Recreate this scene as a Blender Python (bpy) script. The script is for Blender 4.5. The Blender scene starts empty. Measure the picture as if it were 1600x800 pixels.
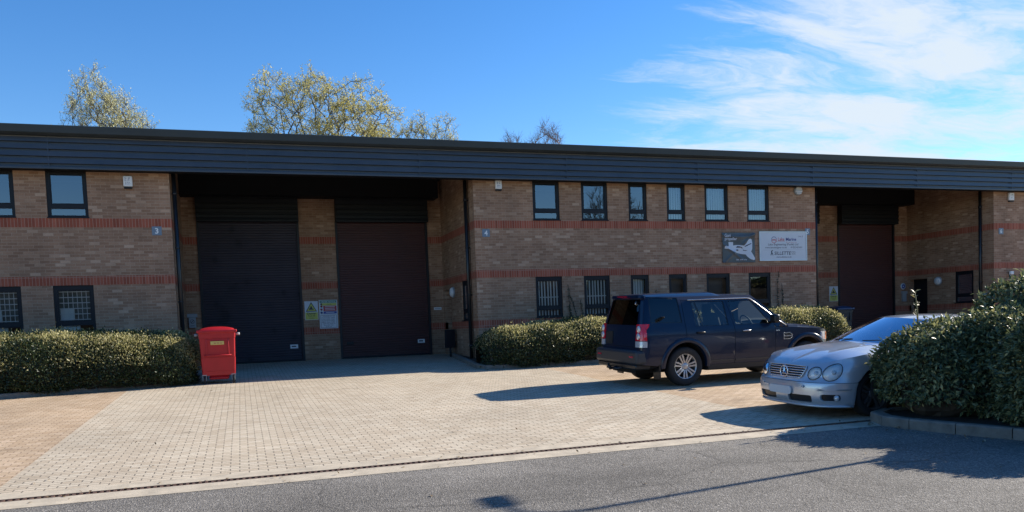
import bpy, bmesh, math, random
import numpy as np
from mathutils import Vector, Matrix, geometry
C = bpy.context.scene.collection
PI = math.pi
rnd = random.Random(7)
rng = np.random.default_rng(11)

# ------------------------------------------------------------------ materials
def nodes(name):
    m = bpy.data.materials.new(name); m.use_nodes = True
    nt = m.node_tree; b = nt.nodes['Principled BSDF']
    return m, nt, b
def N(nt, t, **kw):
    n = nt.nodes.new(t)
    for k, v in kw.items():
        if k.startswith('i_'):
            n.inputs[k[2:].replace('_', ' ')].default_value = v
        else: setattr(n, k, v)
    return n
def L(nt, a, ao, b, bi): nt.links.new(a.outputs[ao], b.inputs[bi])
def ramp(nt, stops, interp='LINEAR'):
    r = nt.nodes.new('ShaderNodeValToRGB'); r.color_ramp.interpolation = interp
    e = r.color_ramp.elements
    while len(e) < len(stops): e.new(0.5)
    for i, (p, c) in enumerate(stops):
        e[i].position = p; e[i].color = (*c, 1) if len(c) == 3 else c
    return r
def plain(name, col, rough=0.5, metal=0.0, var=0.0, vscale=3.0, bump=0.0, bscale=60.0, coat=0.0, spec=0.5):
    m, nt, b = nodes(name)
    b.inputs['Base Color'].default_value = (*col, 1); b.inputs['Roughness'].default_value = rough
    b.inputs['Metallic'].default_value = metal; b.inputs['Coat Weight'].default_value = coat
    b.inputs['Coat Roughness'].default_value = 0.04; b.inputs['Specular IOR Level'].default_value = spec
    tc = N(nt, 'ShaderNodeTexCoord')
    if var:
        n = N(nt, 'ShaderNodeTexNoise', i_Scale=vscale, i_Detail=6.0, i_Roughness=0.6); L(nt, tc, 'Object', n, 'Vector')
        r = ramp(nt, [(0.3, tuple(c*(1-var) for c in col)), (0.7, tuple(min(1, c*(1+var)) for c in col))])
        L(nt, n, 'Fac', r, 'Fac'); L(nt, r, 'Color', b, 'Base Color')
        rr = N(nt, 'ShaderNodeMapRange'); rr.inputs['To Min'].default_value = max(0.02, rough-0.12*(rough > .15)); rr.inputs['To Max'].default_value = min(1, rough+0.12)
        L(nt, n, 'Fac', rr, 'Value'); L(nt, rr, 'Result', b, 'Roughness')
    if bump:
        n2 = N(nt, 'ShaderNodeTexNoise', i_Scale=bscale, i_Detail=4.0); L(nt, tc, 'Object', n2, 'Vector')
        bp = N(nt, 'ShaderNodeBump', i_Strength=bump, i_Distance=0.01); L(nt, n2, 'Fac', bp, 'Height'); L(nt, bp, 'Normal', b, 'Normal')
    return m
def brickmat(name, bw, bh, mortar, stops, mcol, uvmode='UV', offset=0.5, rough=0.85, blot=0.12, blotscale=0.7, bump=0.4, jdark=None, msmooth=0.1, stain=False):
    m, nt, b = nodes(name)
    tc = N(nt, 'ShaderNodeTexCoord')
    br = N(nt, 'ShaderNodeTexBrick', offset=offset, offset_frequency=2, squash=1.0)
    br.inputs['Color1'].default_value = (0, 0, 0, 1); br.inputs['Color2'].default_value = (1, 1, 1, 1); br.inputs['Mortar'].default_value = (0.5, 0.5, 0.5, 1)
    br.inputs['Scale'].default_value = 1.0; br.inputs['Mortar Size'].default_value = mortar; br.inputs['Mortar Smooth'].default_value = msmooth
    br.inputs['Brick Width'].default_value = bw; br.inputs['Row Height'].default_value = bh
    L(nt, tc, uvmode, br, 'Vector')
    r = ramp(nt, stops); L(nt, br, 'Color', r, 'Fac')
    n = N(nt, 'ShaderNodeTexNoise', i_Scale=blotscale, i_Detail=7.0, i_Roughness=0.65); L(nt, tc, uvmode, n, 'Vector')
    mr = N(nt, 'ShaderNodeMapRange'); mr.inputs['From Min'].default_value = .3; mr.inputs['From Max'].default_value = .7
    mr.inputs['To Min'].default_value = 1-blot; mr.inputs['To Max'].default_value = 1+blot; L(nt, n, 'Fac', mr, 'Value')
    n3 = N(nt, 'ShaderNodeTexNoise', i_Scale=55.0, i_Detail=3.0); L(nt, tc, uvmode, n3, 'Vector')
    mr3 = N(nt, 'ShaderNodeMapRange'); mr3.inputs['From Min'].default_value = .3; mr3.inputs['From Max'].default_value = .7
    mr3.inputs['To Min'].default_value = .85; mr3.inputs['To Max'].default_value = 1.15; L(nt, n3, 'Fac', mr3, 'Value')
    mm = N(nt, 'ShaderNodeMath', operation='MULTIPLY'); L(nt, mr, 'Result', mm, 0); L(nt, mr3, 'Result', mm, 1)
    if stain:   # oil drips, tyre scuffs and moss patches of their own shape
        n4 = N(nt, 'ShaderNodeTexNoise', i_Scale=1.1, i_Detail=9.0, i_Roughness=.7, i_Distortion=.6); L(nt, tc, uvmode, n4, 'Vector')
        s4 = N(nt, 'ShaderNodeMapRange'); s4.inputs['From Min'].default_value = .60; s4.inputs['From Max'].default_value = .74; s4.inputs['To Min'].default_value = 1; s4.inputs['To Max'].default_value = .70; L(nt, n4, 'Fac', s4, 'Value')
        v4 = N(nt, 'ShaderNodeTexVoronoi', feature='F1', i_Scale=.9); L(nt, tc, uvmode, v4, 'Vector')
        s5 = N(nt, 'ShaderNodeMapRange'); s5.inputs['From Min'].default_value = .03; s5.inputs['From Max'].default_value = .10; s5.inputs['To Min'].default_value = .68; s5.inputs['To Max'].default_value = 1; L(nt, v4, 'Distance', s5, 'Value')
        m4 = N(nt, 'ShaderNodeMath', operation='MULTIPLY'); L(nt, s4, 'Result', m4, 0); L(nt, s5, 'Result', m4, 1)
        m5 = N(nt, 'ShaderNodeMath', operation='MULTIPLY'); L(nt, mm, 0, m5, 0); L(nt, m4, 0, m5, 1); mm = m5
    else:       # rain streaks down walls
        mp4 = N(nt, 'ShaderNodeMapping'); mp4.inputs['Scale'].default_value = (1.6, .16, 1); L(nt, tc, uvmode, mp4, 'Vector')
        n4 = N(nt, 'ShaderNodeTexNoise', i_Scale=1.0, i_Detail=6.0, i_Roughness=.65); L(nt, mp4, 0, n4, 'Vector')
        s4 = N(nt, 'ShaderNodeMapRange'); s4.inputs['From Min'].default_value = .35; s4.inputs['From Max'].default_value = .7; s4.inputs['To Min'].default_value = 1.08; s4.inputs['To Max'].default_value = .84; L(nt, n4, 'Fac', s4, 'Value')
        m5 = N(nt, 'ShaderNodeMath', operation='MULTIPLY'); L(nt, mm, 0, m5, 0); L(nt, s4, 'Result', m5, 1); mm = m5
    mx = N(nt, 'ShaderNodeMix', data_type='RGBA'); L(nt, br, 'Fac', mx, 'Factor'); L(nt, r, 'Color', mx, 6); mx.inputs[7].default_value = (*mcol, 1)
    mu = N(nt, 'ShaderNodeVectorMath', operation='SCALE'); L(nt, mx, 2, mu, 0); L(nt, mm, 0, mu, 'Scale')
    L(nt, mu, 0, b, 'Base Color')
    b.inputs['Roughness'].default_value = rough; b.inputs['Specular IOR Level'].default_value = 0.3
    bp = N(nt, 'ShaderNodeBump', i_Strength=bump, i_Distance=0.006, invert=True); L(nt, br, 'Fac', bp, 'Height'); L(nt, bp, 'Normal', b, 'Normal')
    return m
def glassmat(name, tint, refl=0.15, ior=1.6, rough=0.0, rcol=(1, 1, 1)):
    m, nt, b = nodes(name); nt.nodes.remove(b)
    out = nt.nodes['Material Output']
    t = N(nt, 'ShaderNodeBsdfTransparent'); t.inputs['Color'].default_value = (*tint, 1)
    g = N(nt, 'ShaderNodeBsdfGlossy'); g.inputs['Roughness'].default_value = rough; g.inputs['Color'].default_value = (*rcol, 1)
    f = N(nt, 'ShaderNodeFresnel'); f.inputs['IOR'].default_value = ior
    ad = N(nt, 'ShaderNodeMath', operation='ADD', use_clamp=True); L(nt, f, 'Fac', ad, 0); ad.inputs[1].default_value = refl
    mx = N(nt, 'ShaderNodeMixShader'); L(nt, ad, 0, mx, 'Fac'); L(nt, t, 0, mx, 1); L(nt, g, 0, mx, 2); L(nt, mx, 0, out, 'Surface')
    return m
def leafmat(name, stops, rough=0.35, trans=0.25, spec=0.5):
    m, nt, b = nodes(name)
    g = N(nt, 'ShaderNodeNewGeometry'); r = ramp(nt, stops); L(nt, g, 'Random Per Island', r, 'Fac')
    L(nt, r, 'Color', b, 'Base Color'); b.inputs['Roughness'].default_value = rough; b.inputs['Specular IOR Level'].default_value = spec
    t = N(nt, 'ShaderNodeBsdfTranslucent'); L(nt, r, 'Color', t, 'Color')
    mx = N(nt, 'ShaderNodeMixShader'); mx.inputs[0].default_value = trans
    L(nt, b, 0, mx, 1); L(nt, t, 0, mx, 2); L(nt, mx, 0, nt.nodes['Material Output'], 'Surface')
    return m

M = {}
M['brick'] = brickmat('brown_brick', .225, .075, .006,
    [(0, (.27, .152, .093)), (.35, (.31, .180, .112)), (.7, (.345, .205, .129)), (.9, (.385, .238, .153)), (1, (.49, .33, .225))], (.37, .26, .18), blot=.16, blotscale=.8)
M['band'] = brickmat('red_soldier_brick', .075, .40, .006, [(0, (.28, .075, .042)), (.6, (.35, .095, .053)), (1, (.40, .125, .075))], (.38, .23, .17), offset=0, blot=.1)
M['paver'] = brickmat('grey_paver', .2, .1, .007,
    [(0, (.46, .375, .272)), (.5, (.515, .43, .32)), (1, (.565, .485, .37))], (.17, .145, .115), uvmode='Object', stain=True, blot=.13, blotscale=.45, rough=.9, bump=.5)
M['orange'] = brickmat('orange_paver', .2, .1, .006,
    [(0, (.42, .30, .19)), (.5, (.48, .355, .235)), (1, (.54, .41, .285))], (.19, .13, .088), uvmode='Object', stain=True, blot=.18, blotscale=.5, rough=.9, bump=.4)
M['fascia'] = plain('anthracite_cladding', (.040, .052, .073), .38, var=.16, vscale=1.6, spec=.6)
M['gutter'] = plain('dark_grey_gutter', (.026, .033, .036), .45, var=.15, vscale=1.5)
M['frame'] = plain('black_window_frame', (.010, .011, .015), .45, var=.1, spec=.3)
M['black'] = plain('matt_black_paint', (.012, .012, .014), .55)
M['soffit'] = plain('dark_soffit_board', (.008, .009, .011), .7, var=.2, spec=.2)
M['pipe'] = plain('black_plastic_pipe', (.014, .015, .017), .3)
M['shutter'] = plain('dark_maroon_shutter', (.080, .030, .027), .55, var=.14, vscale=.9)
M['shutterbox'] = plain('charcoal_shutter_box', (.012, .014, .017), .5, var=.1, spec=.3)
M['roof'] = plain('grey_roof_sheet', (.22, .23, .24), .5, var=.1)
M['white'] = plain('white_plastic', (.75, .76, .76), .4, var=.04)
M['grey'] = plain('grey_plastic', (.32, .34, .36), .45, var=.06)
M['plateblue'] = plain('grey_blue_plaque', (.17, .22, .27), .4)
M['ink'] = plain('dark_ink', (.03, .03, .05), .5)
M['inkblue'] = plain('navy_ink', (.04, .05, .22), .5)
M['inkred'] = plain('red_ink', (.5, .04, .05), .5)
M['signred'] = plain('sign_red', (.42, .035, .04), .45)
M['signblue'] = plain('sign_blue', (.03, .07, .32), .45)
M['signyellow'] = plain('sign_yellow', (.55, .55, .10), .45)
M['signgreen'] = plain('sign_green', (.05, .22, .14), .45)
M['signgrey'] = plain('sign_white', (.62, .65, .68), .4, var=.03)
M['alu'] = plain('aluminium_trim', (.55, .57, .6), .35, metal=.8)
M['concrete'] = plain('concrete_edging', (.47, .40, .30), .9, var=.22, vscale=4, bump=.3, bscale=40)
M['kerb'] = plain('concrete_kerb', (.19, .172, .145), .9, var=.28, vscale=6, bump=.4, bscale=50)
M['soil'] = plain('dark_soil', (.045, .032, .022), .95, var=.4, vscale=9, bump=1, bscale=30)
M['rust'] = plain('brown_iron_grate', (.11, .06, .04), .7, var=.35, vscale=12)
M['dark'] = plain('dark_void', (.01, .01, .01), .9)
M['twig'] = plain('twig_bark', (.055, .042, .03), .9, var=.3, vscale=5)
M['bark'] = plain('grey_brown_bark', (.085, .066, .045), .9, var=.3, vscale=3)
M['barebark'] = plain('reddish_twigs', (.26, .18, .14), .9, var=.25, vscale=3)
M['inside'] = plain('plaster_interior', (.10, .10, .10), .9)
M['blind'] = plain('white_blind', (.84, .85, .82), .7)
M['bars'] = plain('white_security_bar', (.78, .79, .78), .45)
M['winglass'] = glassmat('window_glass', (.88, .93, .94), .03, 1.6, rcol=(.86, .93, 1))
M['winglass2'] = glassmat('solar_window_glass', (.55, .64, .67), .10, 1.9, rcol=(.85, .93, 1))
# asphalt
def asphalt():
    m, nt, b = nodes('worn_asphalt'); tc = N(nt, 'ShaderNodeTexCoord')
    v = N(nt, 'ShaderNodeTexVoronoi', feature='F1', i_Scale=75.0); L(nt, tc, 'Object', v, 'Vector')
    r = ramp(nt, [(0, (.075, .068, .06)), (.35, (.14, .128, .112)), (.72, (.215, .197, .172)), (.93, (.33, .305, .27)), (1, (.52, .48, .43))]); L(nt, v, 'Color', r, 'Fac')
    n = N(nt, 'ShaderNodeTexNoise', i_Scale=.8, i_Detail=8.0, i_Roughness=.62); L(nt, tc, 'Object', n, 'Vector')
    mr = N(nt, 'ShaderNodeMapRange'); mr.inputs['From Min'].default_value = .3; mr.inputs['From Max'].default_value = .72
    mr.inputs['To Min'].default_value = .78; mr.inputs['To Max'].default_value = 1.22; L(nt, n, 'Fac', mr, 'Value')
    # fine cracks and worn wheel tracks running along the road
    w_ = N(nt, 'ShaderNodeTexNoise', i_Scale=.6, i_Detail=6.0); L(nt, tc, 'Object', w_, 'Vector')
    wa = N(nt, 'ShaderNodeVectorMath', operation='MULTIPLY_ADD'); L(nt, w_, 'Color', wa, 0); wa.inputs[1].default_value = (1.6, 1.6, 0); L(nt, tc, 'Object', wa, 2)
    vc = N(nt, 'ShaderNodeTexVoronoi', feature='DISTANCE_TO_EDGE', i_Scale=.33); L(nt, wa, 0, vc, 'Vector')
    ck = N(nt, 'ShaderNodeMapRange'); ck.inputs['From Min'].default_value = 0; ck.inputs['From Max'].default_value = .006; ck.inputs['To Min'].default_value = .62; ck.inputs['To Max'].default_value = 1; L(nt, vc, 'Distance', ck, 'Value')
    mt = N(nt, 'ShaderNodeMapping'); mt.inputs['Scale'].default_value = (.06, 1.1, 1); L(nt, tc, 'Object', mt, 'Vector')
    tn = N(nt, 'ShaderNodeTexNoise', i_Scale=1.0, i_Detail=3.0); L(nt, mt, 0, tn, 'Vector')
    tm = N(nt, 'ShaderNodeMapRange'); tm.inputs['From Min'].default_value = .35; tm.inputs['From Max'].default_value = .65; tm.inputs['To Min'].default_value = .88; tm.inputs['To Max'].default_value = 1.14; L(nt, tn, 'Fac', tm, 'Value')
    k1 = N(nt, 'ShaderNodeMath', operation='MULTIPLY'); L(nt, ck, 'Result', k1, 0); L(nt, tm, 'Result', k1, 1)
    k2 = N(nt, 'ShaderNodeMath', operation='MULTIPLY'); L(nt, mr, 'Result', k2, 0); L(nt, k1, 0, k2, 1)
    s = N(nt, 'ShaderNodeVectorMath', operation='SCALE'); L(nt, r, 'Color', s, 0); L(nt, k2, 0, s, 'Scale'); L(nt, s, 0, b, 'Base Color')
    b.inputs['Roughness'].default_value = .88; b.inputs['Specular IOR Level'].default_value = .3
    bp = N(nt, 'ShaderNodeBump', i_Strength=.9, i_Distance=.008); L(nt, v, 'Distance', bp, 'Height'); L(nt, bp, 'Normal', b, 'Normal')
    return m
M['asphalt'] = asphalt()
M['field'] = plain('rough_ground', (.12, .115, .08), .95, var=.3, vscale=.4)
M['hedgeleaf'] = leafmat('hedge_leaf', [(0, (.018, .032, .014)), (.5, (.034, .054, .02)), (.85, (.06, .085, .03)), (1, (.14, .15, .06))], .38, .2, .4)
M['sunlitleaf'] = leafmat('painted_sunlit_leaf', [(0, (.16, .17, .06)), (.4, (.33, .31, .125)), (.8, (.56, .50, .25)), (1, (.68, .62, .38))], .45, .45, .35)  # pale leaf colour standing in for sunlight on the hedge shoulders
M['bushleaf'] = leafmat('laurel_leaf', [(0, (.055, .078, .040)), (.4, (.125, .155, .07)), (.72, (.215, .235, .105)), (.92, (.34, .33, .14)), (1, (.50, .45, .20))], .40, .30, .42)
M['springleaf'] = leafmat('spring_leaf', [(0, (.36, .33, .12)), (.5, (.56, .51, .19)), (1, (.70, .63, .28))], .6, .55, .2)
M['paleleaf'] = leafmat('pale_birch_leaf', [(0, (.42, .42, .21)), (.5, (.60, .58, .32)), (1, (.75, .72, .46))], .6, .55, .2)
M['climbleaf'] = leafmat('climber_leaf', [(0, (.03, .035, .02)), (1, (.075, .085, .04))], .5, .2)

# ------------------------------------------------------------------ mesh helpers
def boxuv(me):
    uv = me.uv_layers.new(name='UVMap')
    nl = len(me.loops)
    if not nl: return
    co = np.empty(len(me.vertices)*3, np.float32); me.vertices.foreach_get('co', co); co = co.reshape(-1, 3)
    vi = np.empty(nl, np.int32); me.loops.foreach_get('vertex_index', vi)
    out = np.empty((nl, 2), np.float32)
    for p in me.polygons:
        n = p.normal; a = max(range(3), key=lambda k: abs(n[k]))
        s = slice(p.loop_start, p.loop_start+p.loop_total); c = co[vi[s]]
        out[s] = c[:, [1, 2]] if a == 0 else (c[:, [0, 2]] if a == 1 else c[:, [0, 1]])
    uv.data.foreach_set('uv', out.ravel())
class MB:
    def __init__(s): s.bm = bmesh.new(); s.mats = []
    def mi(s, m):
        if m is None: return 0
        if m not in s.mats: s.mats.append(m)
        return s.mats.index(m)
    def quad(s, pts, m=None, smooth=False):
        f = s.bm.faces.new([s.bm.verts.new(p) for p in pts]); f.material_index = s.mi(m); f.smooth = smooth; return f
    def box(s, x0, x1, y0, y1, z0, z1, m=None, bev=0.0, seg=2, rot=None, taper=None):
        vs = [s.bm.verts.new((x, y, z)) for z in (z0, z1) for y in (y0, y1) for x in (x0, x1)]
        if taper:
            cx, cy = (x0+x1)/2, (y0+y1)/2
            for v in vs[4:]: v.co.x = cx+(v.co.x-cx)*taper; v.co.y = cy+(v.co.y-cy)*taper
        fs = [s.bm.faces.new([vs[i] for i in q]) for q in ((0, 2, 3, 1), (4, 5, 7, 6), (0, 1, 5, 4), (2, 6, 7, 3), (0, 4, 6, 2), (1, 3, 7, 5))]
        k = s.mi(m)
        for f in fs: f.material_index = k
        if bev:
            es = list({e for f in fs for e in f.edges})
            r = bmesh.ops.bevel(s.bm, geom=es, offset=bev, segments=seg, profile=.5, affect='EDGES')
            for f in r['faces']: f.material_index = k; f.smooth = True
            vs = list({v for f in r['faces'] for v in f.verts})
        if rot is not None:
            for v in vs: v.co = rot @ v.co
        return vs
    def tube(s, pts, rad, n=8, m=None, cap=True, smooth=True):
        pts = [Vector(p) for p in pts]
        rad = rad if hasattr(rad, '__len__') else [rad]*len(pts)
        rings = []; k = s.mi(m); up = None
        for i, p in enumerate(pts):
            d = (pts[min(i+1, len(pts)-1)]-pts[max(i-1, 0)]).normalized()
            if up is None or abs(up.dot(d)) > .95: up = Vector((0, 0, 1)) if abs(d.z) < .9 else Vector((1, 0, 0))
            a = d.cross(up).normalized(); b = a.cross(d); up = b
            rings.append([s.bm.verts.new(p+a*math.cos(2*PI*j/n)*rad[i]+b*math.sin(2*PI*j/n)*rad[i]) for j in range(n)])
        for r0, r1 in zip(rings, rings[1:]):
            for j in range(n):
                f = s.bm.faces.new((r0[j], r0[(j+1) % n], r1[(j+1) % n], r1[j])); f.smooth = smooth; f.material_index = k
        if cap:
            for r in (rings[0], rings[-1]):
                try: f = s.bm.faces.new(r); f.material_index = k
                except ValueError: pass
    def lathe(s, prof, axis='Z', n=32, c=(0, 0, 0), m=None, smooth=True, cap=True):
        k = s.mi(m); c = Vector(c); rings = []
        for r, h in prof:
            ring = []
            for j in range(n):
                a = 2*PI*j/n; u, v = r*math.cos(a), r*math.sin(a)
                p = {'Z': (u, v, h), 'Y': (u, h, v), 'X': (h, u, v)}[axis]
                ring.append(s.bm.verts.new(c+Vector(p)))
            rings.append(ring)
        for r0, r1 in zip(rings, rings[1:]):
            for j in range(n):
                f = s.bm.faces.new((r0[j], r0[(j+1) % n], r1[(j+1) % n], r1[j])); f.smooth = smooth; f.material_index = k
        for r, pr in ((rings[0], prof[0]), (rings[-1], prof[-1])):
            if cap and pr[0] > 1e-4:
                f = s.bm.faces.new(r); f.material_index = k
    def prism(s, poly, f3, d, m=None):
        """2D polygon mapped by f3 to 3D, extruded by vector d"""
        k = s.mi(m); d = Vector(d)
        a = [s.bm.verts.new(Vector(f3(*p))) for p in poly]; b = [s.bm.verts.new(v.co+d) for v in a]
        for q in (a, b[::-1]): f = s.bm.faces.new(q); f.material_index = k
        n = len(a)
        for i in range(n):
            f = s.bm.faces.new((a[i], b[i], b[(i+1) % n], a[(i+1) % n])); f.material_index = k
    def add_mesh(s, vs, fs, m=None, smooth=False):
        k = s.mi(m); bv = [s.bm.verts.new(v) for v in vs]
        for f in fs:
            try: q = s.bm.faces.new([bv[i] for i in f]); q.material_index = k; q.smooth = smooth
            except ValueError: pass
    def build(s, name, mat=None, parent=None, world=True, recalc=True, loc=None, uv=True):
        me = bpy.data.meshes.new(name)
        if recalc: bmesh.ops.recalc_face_normals(s.bm, faces=s.bm.faces)
        s.bm.normal_update()
        s.bm.to_mesh(me); s.bm.free()
        for m in (s.mats or [mat]):
            if m: me.materials.append(m)
        if s.mats and mat and mat not in s.mats: pass
        if uv: boxuv(me)
        o = bpy.data.objects.new(name, me); C.objects.link(o)
        if parent is not None: attach(o, parent, world)
        elif loc: o.location = loc
        return o
def absloc(o):
    v = Vector((0, 0, 0))
    while o: v += o.location; o = o.parent
    return v
def attach(o, parent, world=True):
    o.parent = parent
    if world: o.location = o.location-absloc(parent)   # geometry was given in world axes (roots carry no rotation)
def empty(name, loc, rz=0.0):
    o = bpy.data.objects.new(name, None); C.objects.link(o); o.location = loc; o.rotation_euler = (0, 0, rz); o.empty_display_size = .3
    return o
def tag(o, label=None, cat=None, group=None, kind=None):
    if label: o['label'] = label
    if cat: o['category'] = cat
    if group: o['group'] = group
    if kind: o['kind'] = kind
    return o
def copy_tree(o, parent=None):
    c = o.copy(); C.objects.link(c)
    if parent: c.parent = parent
    for ch in list(o.children): copy_tree(ch, c)
    return c
def text_geo(txt, size, align='CENTER', bold=0.0, shear=0.0):
    cu = bpy.data.curves.new('t', 'FONT'); cu.body = txt; cu.size = size; cu.align_x = align; cu.offset = bold*size; cu.shear = shear; cu.resolution_u = 3
    cu.fill_mode = 'FRONT' if hasattr(cu, 'fill_mode') else cu.fill_mode
    o = bpy.data.objects.new('t', cu); C.objects.link(o); bpy.context.view_layer.update()
    dg = bpy.context.evaluated_depsgraph_get(); me = o.evaluated_get(dg).to_mesh()
    vs = [tuple(v.co) for v in me.vertices]; fs = [tuple(p.vertices) for p in me.polygons]
    o.evaluated_get(dg).to_mesh_clear(); bpy.data.objects.remove(o); bpy.data.curves.remove(cu)
    return vs, fs
def lettering(mb, txt, x, z, y, size, m, align='CENTER', bold=0.0, shear=0.0, sx=1.0, width=None):
    vs, fs = text_geo(txt, size, align, bold, shear)
    if width:
        xs = [v[0] for v in vs]; sx = width/(max(xs)-min(xs))
    mb.add_mesh([(x+v[0]*sx, y, z+v[1]) for v in vs], fs, m)
def interp(tab, x):
    if x <= tab[0][0]: return tab[0][1]
    for (a, b), (c, d) in zip(tab, tab[1:]):
        if x <= c: return b+(d-b)*(x-a)/(c-a)
    return tab[-1][1]
def smooth_interp(tab, x):
    # Catmull-Rom through table values
    xs = [t[0] for t in tab]; ys = [t[1] for t in tab]
    if x <= xs[0]: return ys[0]
    if x >= xs[-1]: return ys[-1]
    i = max(k for k in range(len(xs)-1) if xs[k] <= x)
    def slope(k):
        if k == 0: return (ys[1]-ys[0])/(xs[1]-xs[0])
        if k == len(xs)-1: return (ys[-1]-ys[-2])/(xs[-1]-xs[-2])
        return (ys[k+1]-ys[k-1])/(xs[k+1]-xs[k-1])
    h = xs[i+1]-xs[i]; t = (x-xs[i])/h
    return (2*t**3-3*t*t+1)*ys[i]+(t**3-2*t*t+t)*h*slope(i)+(-2*t**3+3*t*t)*ys[i+1]+(t**3-t*t)*h*slope(i+1)
def in_poly(p, poly):
    x, y = p; r = False; j = len(poly)-1
    for i in range(len(poly)):
        xi, yi = poly[i]; xj, yj = poly[j]
        if (yi > y) != (yj > y) and x < (xj-xi)*(y-yi)/(yj-yi)+xi: r = not r
        j = i
    return r
def densify(poly, step):
    out = []
    for i in range(len(poly)):
        a = Vector(poly[i]); b = Vector(poly[(i+1) % len(poly)]); n = max(1, int(math.ceil((b-a).length/step)))
        out += [tuple(a+(b-a)*k/n) for k in range(n)]
    return out
def arc(cx, cy, r, a0, a1, n=16, ry=None):
    ry = ry or r
    return [(cx+r*math.cos(math.radians(a0+(a1-a0)*k/n)), cy+ry*math.sin(math.radians(a0+(a1-a0)*k/n))) for k in range(n+1)]
def rrect(x0, x1, y0, y1, r, n=5):
    return arc(x1-r, y1-r, r, 0, 90, n)+arc(x0+r, y1-r, r, 90, 180, n)+arc(x0+r, y0+r, r, 180, 270, n)+arc(x1-r, y0+r, r, 270, 360, n)
def panel(mb, poly, f3, holes=(), step=.08, rim=None, m=None, flip=False):
    """fill a 2D outline (with holes) by a fine triangulation and bend it with f3; rim = inward vector function for a turned edge"""
    loops = [densify(poly, step)]+[densify(h, step) for h in holes]
    vs = []; es = []
    for lp in loops:
        b = len(vs); vs += [Vector(p) for p in lp]; es += [(b+i, b+(i+1) % len(lp)) for i in range(len(lp))]
    xs = [p[0] for p in loops[0]]; ys = [p[1] for p in loops[0]]
    nx = int((max(xs)-min(xs))/step)+1; ny = int((max(ys)-min(ys))/step)+1
    bpts = [Vector(v) for v in vs]
    for i in range(nx+1):
        for j in range(ny+1):
            p = (min(xs)+(i+.5*(j % 2)+.25)*step, min(ys)+(j+.3)*step)
            if in_poly(p, loops[0]) and not any(in_poly(p, h) for h in loops[1:]):
                q = Vector(p)
                if min((q-b).length_squared for b in bpts) > (step*.45)**2: vs.append(q)
    ov, oe, of, *_ = geometry.delaunay_2d_cdt(vs, es, [], 0, 1e-5)
    tri = []
    for f in of:
        c = sum((ov[i] for i in f), Vector((0, 0)))/len(f)
        if in_poly(c, loops[0]) and not any(in_poly(c, h) for h in loops[1:]): tri.append(f)
    k = mb.mi(m); bv = {}
    used = sorted({i for f in tri for i in f})
    for i in used: bv[i] = mb.bm.verts.new(f3(ov[i][0], ov[i][1]))
    cnt = {}
    for f in tri:
        q = [bv[i] for i in (f[::-1] if flip else f)]
        try: fc = mb.bm.faces.new(q); fc.smooth = True; fc.material_index = k
        except ValueError: continue
        for a, b in zip(f, f[1:]+f[:1]) if isinstance(f, list) else zip(f, tuple(f[1:])+(f[0],)):
            cnt.setdefault((min(a, b), max(a, b)), []).append((a, b))
    if rim:
        for (a, b), l in cnt.items():
            if len(l) == 1:
                a, b = l[0]; pa, pb = bv[a].co, bv[b].co
                q = [mb.bm.verts.new(x) for x in (pa, pa+Vector(rim(pa)), pb+Vector(rim(pb)), pb)]
                if flip: q = q[::-1]
                fc = mb.bm.faces.new(q); fc.material_index = k
def leaves(name, P, D, Nn, size, mat, parent=None, aspect=.45, jitter=.4, fold=.25):
    """one mesh of folded diamond leaves: P base points, D growth directions, Nn rough normals"""
    n = len(P); P = np.asarray(P, np.float32); D = np.asarray(D, np.float32); Nn = np.asarray(Nn, np.float32)
    D = D+rng.normal(0, jitter, D.shape); D /= np.linalg.norm(D, axis=1, keepdims=True)+1e-9
    Nn = Nn+rng.normal(0, jitter, Nn.shape); B = np.cross(D, Nn); B /= np.linalg.norm(B, axis=1, keepdims=True)+1e-9
    Nn = np.cross(B, D)
    s = (size*rng.uniform(.65, 1.3, n))[:, None]
    V = np.empty((n, 4, 3), np.float32)
    V[:, 0] = P; V[:, 2] = P+D*s
    mid = P+D*s*.45; w = s*aspect*.5
    V[:, 1] = mid+B*w+Nn*s*fold*.35; V[:, 3] = mid-B*w+Nn*s*fold*.35
    me = bpy.data.meshes.new(name); me.vertices.add(n*4); me.vertices.foreach_set('co', V.ravel())
    me.loops.add(n*6); me.polygons.add(n*2)
    b = np.arange(n)[:, None]*4
    me.loops.foreach_set('vertex_index', (b+np.array([[0, 1, 2, 0, 2, 3]])).astype(np.int32).ravel())
    me.polygons.foreach_set('loop_start', (np.arange(n*2)*3).astype(np.int32))
    me.materials.append(mat); me.update(calc_edges=True); me.validate()
    o = bpy.data.objects.new(name, me); C.objects.link(o)
    if parent is not None: attach(o, parent)
    return o
# ------------------------------------------------------------------ camera, light, sky  (eye = origin height 0, facade plane y = 0)
sc = bpy.context.scene
DCAM = 22.496
yaw, pit, rol = .32386, -.054663, -.038466
cy_, sy_, cp_, sp_, cr_, sr_ = math.cos(yaw), math.sin(yaw), math.cos(pit), math.sin(pit), math.cos(rol), math.sin(rol)
Fv = Vector((sy_*cp_, cy_*cp_, sp_)); Rv = Vector((cy_, -sy_, 0)); Uv = Rv.cross(Fv)
R2 = Rv*cr_+Uv*sr_; U2 = Uv*cr_-Rv*sr_
cam = bpy.data.cameras.new('camera'); camo = bpy.data.objects.new('camera', cam); C.objects.link(camo)
mw = Matrix.Identity(4)
for i in range(3): mw[i][0] = R2[i]; mw[i][1] = U2[i]; mw[i][2] = -Fv[i]
mw[1][3] = -DCAM
camo.matrix_world = mw
cam.lens = 1250.04/1600*36; cam.sensor_width = 36; cam.shift_y = (575.87-400)/1600; cam.clip_end = 9000; cam.clip_start = .1
sc.camera = camo
GZ0, GS = -1.043, .035
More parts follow.
